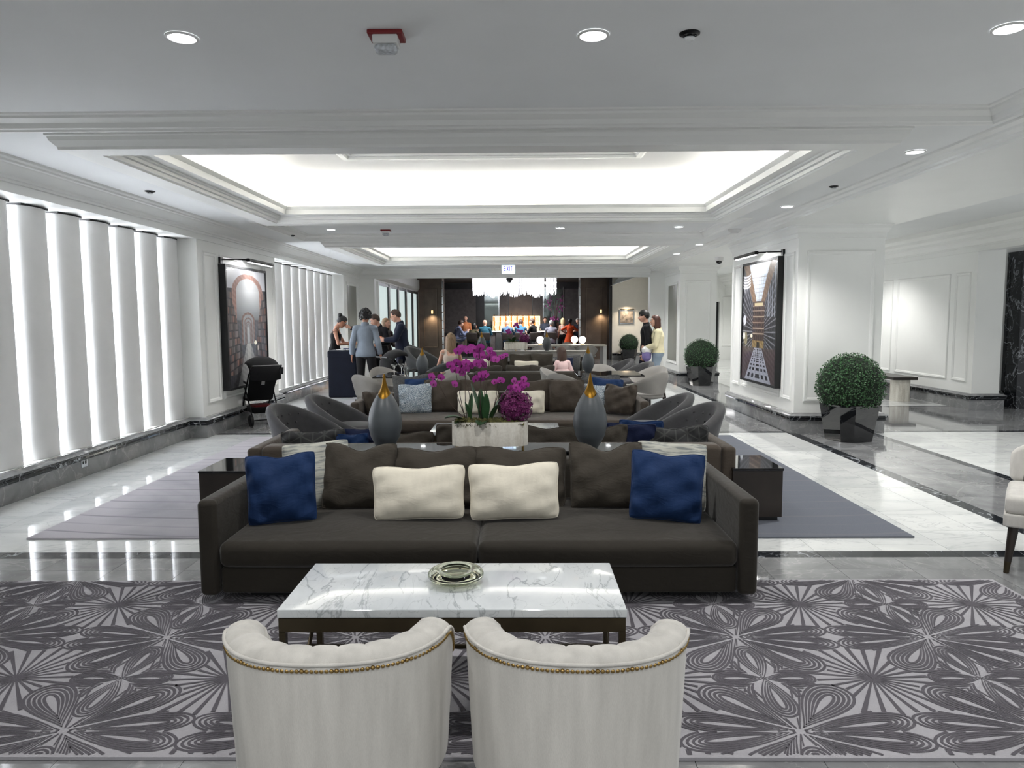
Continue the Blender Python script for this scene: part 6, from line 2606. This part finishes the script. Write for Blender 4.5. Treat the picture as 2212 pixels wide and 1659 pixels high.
# the couple on the right
person('man in a black sweater and dark trousers standing with the woman in yellow', (2.60, 14.82, 0), PI / 2 - .15, 1.71, 'a', ('fringe', 'black'),
       [('top', cloth('black_sweater', (24, 24, 27)), .97, -.04, .016, 'sweater'), ('trousers', DKJ, .014, .012), ('shoes', SHOE)], lean=.0, pitch=.08, yaw=.08, hl=(-.2, .05, .82), hr=(.22, .0, .82), el=(-.3, -1, 0), er=(.3, -1, 0),
       fl=(-.06, .06), fr=(.06, -.04), vox=.010)
person('woman in a yellow sweater and wide jeans holding a bag', (2.80, 14.62, 0), PI / 2 - .1, 1.60, 'a', ('long', 'auburn', .25),
       [('trousers', JEAN, .022, .045), ('top', YEL, .96, .0, .03, 'sweater'), ('shoes', TANS)], lean=.02, pitch=.05, yaw=.1, hl=(-.02, .24, .95), hr=(.12, .22, .97), el=(-.7, -.6, -.3), er=(.7, -.6, -.3), fem=True,
       fl=(-.05, .04), fr=(.055, -.03), vox=.010)
M['lilac'] = fabric('lilac_cloth', (128, 118, 168), .9, .1, .2)
bg = MB()
bg.rbox(-.085, .085, -.07, .07, -.28, -.02, .06, 4, .02)
o = bg.build('hand_bag', M['lilac'], None, (2.57, 14.60, .97), smooth=80)
tag(o, 'lilac cloth bag hanging from the hands of the woman in yellow', 'bag')
MB().rbox(-.09, .09, -.075, .075, -.14, -.005, .05, 4, .02).build('white_panel', M['white_pl'], o, smooth=80)
MB().tube([(-.04, 0, -.03), (-.02, 0, .05), (.02, 0, .05), (.04, 0, -.03)], .008, 6).build('strap', M['white_pl'], o)

# seated woman and child
person('long haired woman with bare shoulders seated in the charcoal lounge chair', (-1.29, 13.52, 0), .2, 1.66, 'a', ('long', 'fair', .26), [('top', cloth('pale_camisole', (206, 190, 176)), 0, -.05, .008, 'camisole'), ('trousers', BLK)],
       lean=-.12, pitch=.1, yaw=-.2, seat=.50, fl=(-.07, .50), fr=(.07, .50), hl=(-.22, .3, .62), hr=(.22, .3, .62), fem=True, vox=.013, lo=True)
person('small girl in a pink dress seen from behind on the fourth sofa', (.79, 13.12, 0), .15, 1.12, 'a', ('long', 'brown', .19), [('top', cloth('pale_pink_cotton', (226, 196, 194)), .5, -.08, .02, 'dress'), ('skirt', cloth('pale_pink_cotton', (226, 196, 194)), .56, .42, .24)],
       lean=.05, pitch=.1, yaw=.5, seat=.45, fl=(-.08, .34), fr=(.08, .34), hl=(-.2, .2, .60), hr=(.2, .2, .60), fem=True, vox=.011, lo=True, foot_z=.12, hs=1.4)

# people at the bar
M['stool'] = plain('brown_stool_leather', (58, 50, 46), .5, var=.1)


def bar_stool(label, x, y, rz=0.0):
    t = thing('bar_stool', label, 'stool', (x, y, 0), rz, 'bar stools')
    MB().rbox(-.21, .21, -.2, .2, .66, .73, .03, 2).build('seat', M['stool'], t)
    MB().rbox(-.22, .22, -.23, -.19, .70, .98, .02, 2).build('backrest', M['stool'], t)
    for sx in (-1, 1):
        for sy in (-1, 1):
            MB().tube([(sx * .18, sy * .17, .67), (sx * .2, sy * .2, 0)], .014, 6).build('leg', M['blackmt'], t)
    MB().tube([(-.2, .2, .24), (.2, .2, .24)], .01, 6).build('footrest', M['blackmt'], t)
    return t


s0 = bar_stool('brown bar stool under the woman in the olive top', -1.92, 29.5)
for x, y, r, lb in ((-2.62, 29.4, -1.2, 'brown bar stool at the left end of the counter'), (-1.40, 29.5, 0, 'brown bar stool under the bald man in teal'), (-.48, 29.5, 0, 'brown bar stool behind the far orchid trough'),
                    (.05, 29.5, 0, 'brown bar stool under the man in bright blue'), (.62, 29.5, .2, 'brown bar stool under the person in black'), (1.30, 29.5, 0, 'brown bar stool under the grey haired man in plaid'), (2.85, 29.4, .6, 'brown bar stool at the right end of the counter')):
    dup(s0, (x, y, 0), r, lb)


def sitter(label, x, y, rz, top, H, **k):
    return person(label, (x, y, 0), rz, H, seat=top - .475 * H, fl=(-.08, .34), fr=(.08, .34), foot_z=.26, vox=.018, lo=True, **k)


TEAL = cloth('teal_cotton', (38, 86, 104))
BLU = cloth('bright_blue_cotton', (54, 98, 132))
sitter('man in a pale blue shirt and khaki trousers on the leftmost stool', -2.60, 29.4, -1.15, 1.54, 1.78, hair=('short', 'brown'), wear=[('top', cloth('pale_blue_shirt', (112, 120, 150)), .95, -.03, .02), ('trousers', cloth('khaki_twill', (178, 170, 150)), .02), ('shoes', SHOE)], lean=.3, pitch=.3, hl=(-.1, .5, 1.04), hr=(.1, .5, 1.04))
person('bald man in an orange shirt behind the leftmost drinker', (-2.30, 31.2, 0), PI, 1.68, 'a', ('bald', 'grey'), [('top', cloth('orange_cotton', (190, 120, 80)), .5, -.05, .02), ('trousers', BLK)], lean=.05, vox=.018, lo=True)
sitter('woman with dark hair in an olive top leaning on the bar', -1.92, 29.5, -.5, 1.39, 1.62, skin='b', hair=('long', 'black', .12), wear=[('top', cloth('olive_cotton', (84, 78, 58)), .6, -.03, .016), ('trousers', BLK)], lean=.25, yaw=-.5, hl=(-.05, .48, 1.03), hr=(.2, .45, 1.03), fem=True)
sitter('bald broad man in a teal shirt seated with his back turned', -1.40, 29.5, 0, 1.52, 1.82, hair=('bald', 'brown'), wear=[('top', TEAL, .5, -.05, .025), ('trousers', DKJ)], lean=.12, hl=(-.15, .45, 1.03), hr=(.2, .45, 1.03), wide=1.25)
sitter('man in a blue shirt behind the far orchids', -.48, 29.6, 0, 1.50, 1.76, hair=('bald', 'brown'), wear=[('top', cloth('steel_blue_cotton', (72, 98, 126)), .5, -.05, .02), ('trousers', DKJ)], lean=.2, hl=(-.15, .5, 1.03), hr=(.2, .5, 1.03))
sitter('man in a bright blue shirt at the middle of the bar', .05, 29.5, -.05, 1.54, 1.80, hair=('short', 'brown'), wear=[('top', BLU, .5, -.05, .022), ('trousers', DKJ)], lean=.22, pitch=.3, hl=(-.15, .5, 1.03), hr=(.2, .5, 1.03), wide=1.15)
sitter('person in black with brown hair turned left at the bar', .62, 29.5, 1.0, 1.55, 1.74, hair=('short', 'brown'), wear=[('top', BLK, .5, -.05, .018), ('trousers', BLK)], lean=.12, yaw=.4, hl=(-.1, .4, 1.08), hr=(.1, .4, 1.08))
person('bartender in a grey shirt facing out from behind the counter', (1.12, 31.4, 0), PI, 1.60, 'a', ('short', 'brown'), [('top', cloth('slate_shirt', (70, 76, 90)), .95, -.05, .018), ('trousers', BLK)], lean=.1, vox=.018, lo=True)
sitter('grey haired man in a plaid shirt seated at the bar', 1.30, 29.4, 0, 1.48, 1.76, hair=('short', 'grey'), wear=[('top', cloth('grey_plaid', (142, 142, 156), .2), .6, -.05, .024), ('trousers', DKJ)], lean=.14, hl=(-.15, .45, 1.03), hr=(.2, .45, 1.03), wide=1.1)
person('blonde woman standing beside the woman in orange', (1.80, 29.6, 0), .2, 1.56, 'a', ('long', 'blonde', .12), [('top', cloth('cream_blouse', (206, 190, 178)), .0, -.05, .012), ('trousers', BLK)], lean=.03, fem=True, vox=.018, lo=True)
person('woman in an orange dress standing with her back turned', (2.03, 29.0, 0), -.2, 1.53, 'c', ('short', 'black'), [('top', cloth('orange_dress_cloth', (206, 78, 36)), .5, .0, .018, 'dress_top'), ('skirt', cloth('orange_dress_cloth', (206, 78, 36)), .60, .40, .27), ('shoes', SHOE)], lean=.03, yaw=-.4, hl=(-.2, .06, .96), er=(.6, -.6, 0), el=(-.8, -.6, 0), hr=(.18, .3, 1.02), fem=True, vox=.018, lo=True)
person('grey haired man with glasses in a dark shirt facing the room', (2.42, 29.75, 0), PI - .2, 1.56, 'a', ('short', 'grey'), [('top', cloth('dark_navy_shirt', (28, 34, 46)), .5, -.05, .02), ('trousers', BLK)], lean=.1, pitch=.25, hl=(-.1, .35, 1.05), hr=(.1, .35, 1.05), vox=.018, lo=True, wide=1.15)
sitter('woman with long black hair in a flowered dress on the rightmost stool', 2.85, 29.4, .55, 1.47, 1.66, skin='b', hair=('long', 'black', .3), wear=[('top', cloth('mauve_floral', (108, 74, 92), .3), .5, -.06, .02, 'dress'), ('trousers', cloth('mauve_floral', (108, 74, 92), .3), .03)], lean=.15, yaw=.3, hl=(-.1, .45, 1.05), hr=(.1, .45, 1.05), fem=True)


# ------------------------------------------------------------------ the bar itself
t = thing('bar_counter', 'long stone topped bar counter with steel and dark panels', 'counter', (.1, 30.4, 0))
MB().rbox(-2.75, 2.75, -.35, .35, .98, 1.025, .01, 1, seg=1).build('stone_top', M['cream_w'], t, smooth=12)
MB().box(-2.7, 2.7, -.2, .3, .0, .98).build('carcass', M['bardark'], t, smooth=0)
for k in range(10):
    MB().box(-2.68 + k * .54, -2.68 + k * .54 + .5, -.225, -.2, .12, .95).build('front_panel', M['chrome'] if k % 2 else M['bargrey'], t, smooth=0)
MB().tube([(-2.7, -.3, .2), (2.7, -.3, .2)], .025, 8).build('foot_rail', M['brass'], t)
spot_lamp('counter_glow', (.1, 29.0, 2.2), 60, 2.2, 1, (1, .95, .88), (.1, 30.4, .9), .2)

t = thing('back_bar', 'backlit stepped shelves of bottles behind the counter', 'shelf', (-.12, 32.85, 0))
MB().box(-1.35, 1.35, -.1, .42, 0, 1.0).build('cabinet', M['bardark'], t, smooth=0)
M['shelfglow'] = emit('backlit_shelf', (255, 228, 188), 1.0)
MB().box(-1.08, 1.08, .37, .40, 1.0, 1.66).build('lit_panel', M['shelfglow'], t, smooth=0)
for k in range(3):
    MB().box(-1.08, 1.08, -.05 + k * .14, .09 + k * .14, 1.0 + .0, 1.02 + k * .2).build('lit_step', M['shelfglow'], t, smooth=0)
bot = None
BM = [glass('amber_bottle', (206, 140, 72), .05), glass('clear_bottle', (240, 240, 236), .03), glass('pale_bottle', (236, 234, 222), .05)]
rr = random.Random(11)
prot = []
for k in range(3):
    o = MB().lathe([(.036, 0), (.038, .02), (.038, .17), (.013, .22), (.012, .29), (.015, .292), (.015, .305), (0, .306)], 12).build('bottle', BM[k], None, smooth=50)
    tag(o, 'bottle of spirits standing on the backlit bar shelves', 'bottle', 'bottles on the back bar')
    prot.append(o)
i = 0
for row in range(3):
    for k in range(24):
        x = -.12 - 1.02 + k * .088 + rr.uniform(-.01, .01)
        loc = (x, 32.87 + row * .14, 1.021 + row * .2)
        p = prot[i % 3 if i > 2 else i]
        o = p if i < 3 else p.copy()
        if i >= 3:
            C.objects.link(o)
        o.location = loc
        o.scale = (1, 1, rr.uniform(.85, 1.2))
        i += 1

t = thing('chandelier', 'wide crystal rod chandelier glowing above the bar', 'lamp', (-.17, 29.2, 0))
rr = random.Random(5)
for gi, (cnt, e, w0) in enumerate(((150, 2.2, .008), (170, .75, .008), (170, .25, .009))):
    mt = emit('crystal_rod_glow_%d' % gi, (250, 250, 255), e)
    mt.node_tree.nodes['Principled BSDF'].inputs['Roughness'].default_value = .1
    m = MB()
    for k in range(cnt):
        x, y = rr.uniform(-1.68, 1.68), rr.uniform(-.5, .5)
        z0 = 2.36 + rr.uniform(0, .24) + .10 * abs(math.sin(x * 3.5))
        w = rr.uniform(w0 * .7, w0 * 1.3)
        m.box(x - w, x + w, y - w, y + w, z0, 3.14)
    stuff(m.build('crystal_rods', mt, t, smooth=0))
M['crystal'] = emit('glowing_crystal_beads', (255, 255, 255), 2.0)
m = MB()
for k in range(260):
    x, y = rr.uniform(-1.68, 1.68), rr.uniform(-.5, .5)
    m.ball((x, y, 2.93 + .03 * abs(math.sin(x * 1.9)) + rr.uniform(-.02, .02)), .014, .014, .02, 6, 4)
stuff(m.build('crystal_beads', M['crystal'], t, smooth=0))
MB().box(-1.72, 1.72, -.55, .55, 3.14, 3.2).build('ceiling_tray', M['chrome'], t, smooth=0)
for z, s in ((2.72, .9), (2.95, .8)):
    mm = MB()
    mm.tube([(-1.66 * 1, -.52 + .0, z + .03 * math.sin(0)), (0, -.54, z + .06), (1.66, -.52, z)], .012, 6)
    mm.build('rod_frame', M['crystal'], t)
la = bpy.data.lights.new('chandelier_light', 'AREA')
la.shape = 'RECTANGLE'
la.size, la.size_y = 3.2, .9
la.energy = 60
lo_ = bpy.data.objects.new('chandelier_light', la)
C.objects.link(lo_)
lo_.location = (-.17, 29.2, 2.30)

# tall orchid arrangement on the counter
t = thing('orchid_arrangement', 'tall vase of trailing magenta orchids at the right of the bar counter', 'flower', (1.5, 30.45, 1.026))
MB().lathe([(.09, 0), (.10, .05), (.07, .3), (.11, .42), (.10, .42), (.05, .3), (0, .28)], 18, cap=False).build('dark_vase', M['blackgl'], t)
rr = random.Random(17)
for k in range(14):
    x = rr.uniform(-.28, .3)
    MB().tube([(x * .2, 0, .38), (x * .45, 0, .8), (x, 0, 1.2 + rr.uniform(-.1, .1))], .008, 5).build('branch', M['stem'], t)
for k in range(70):
    if k < 24:
        x, z = rr.gauss(-.02, .10), rr.gauss(.50, .055)
    else:
        s = rr.choice((-1, 1, 1))
        x, z = s * .22 + rr.gauss(0, .08), 1.2 + rr.gauss(0, .12) - (.25 if rr.random() < .25 else 0)
    f = link('bloom', BLd, t, (x, rr.uniform(-.12, .05), z))
    f.rotation_euler = (rr.uniform(-.6, .6), 0, rr.uniform(-.8, .8))
    f.scale = (rr.uniform(.07, .10),) * 3
# things standing on the counter
for k, x in enumerate((-2.2, -1.75, -1.0, -.2, .3, .9, 1.85, 2.2)):
    o = MB().lathe([(.03, 0), (.036, .11), (.033, .11), (.027, .006), (0, .006)], 12, cap=False).build('drinking_glass', M['glass'], None, (x, 30.15, 1.026), smooth=60)
    tag(o, 'drinking glass on the bar counter', 'glass', 'glasses on the bar counter')
for sx, x, lb in ((-1, -3.3, 'wall sconce glowing on the left portal pier'), (1, 3.1, 'wall sconce glowing on the right portal pier')):
    t = thing('wall_sconce', lb, 'lamp', (x, 27.59, 1.75))
    MB().box(-.04, .04, -.06, 0, 0, .12).build('backplate', M['brass'], t, smooth=0)
    MB().box(-.03, .03, -.09, -.06, .0, .12).build('shade', emit('sconce_shade' + str(sx), (255, 222, 150), 1.2), t, smooth=0)
    spot_lamp('sconce_beam', (x, 27.45, 1.7), 12, 2.4, 1, (1, .8, .5), (x, 27.6, 1.0))
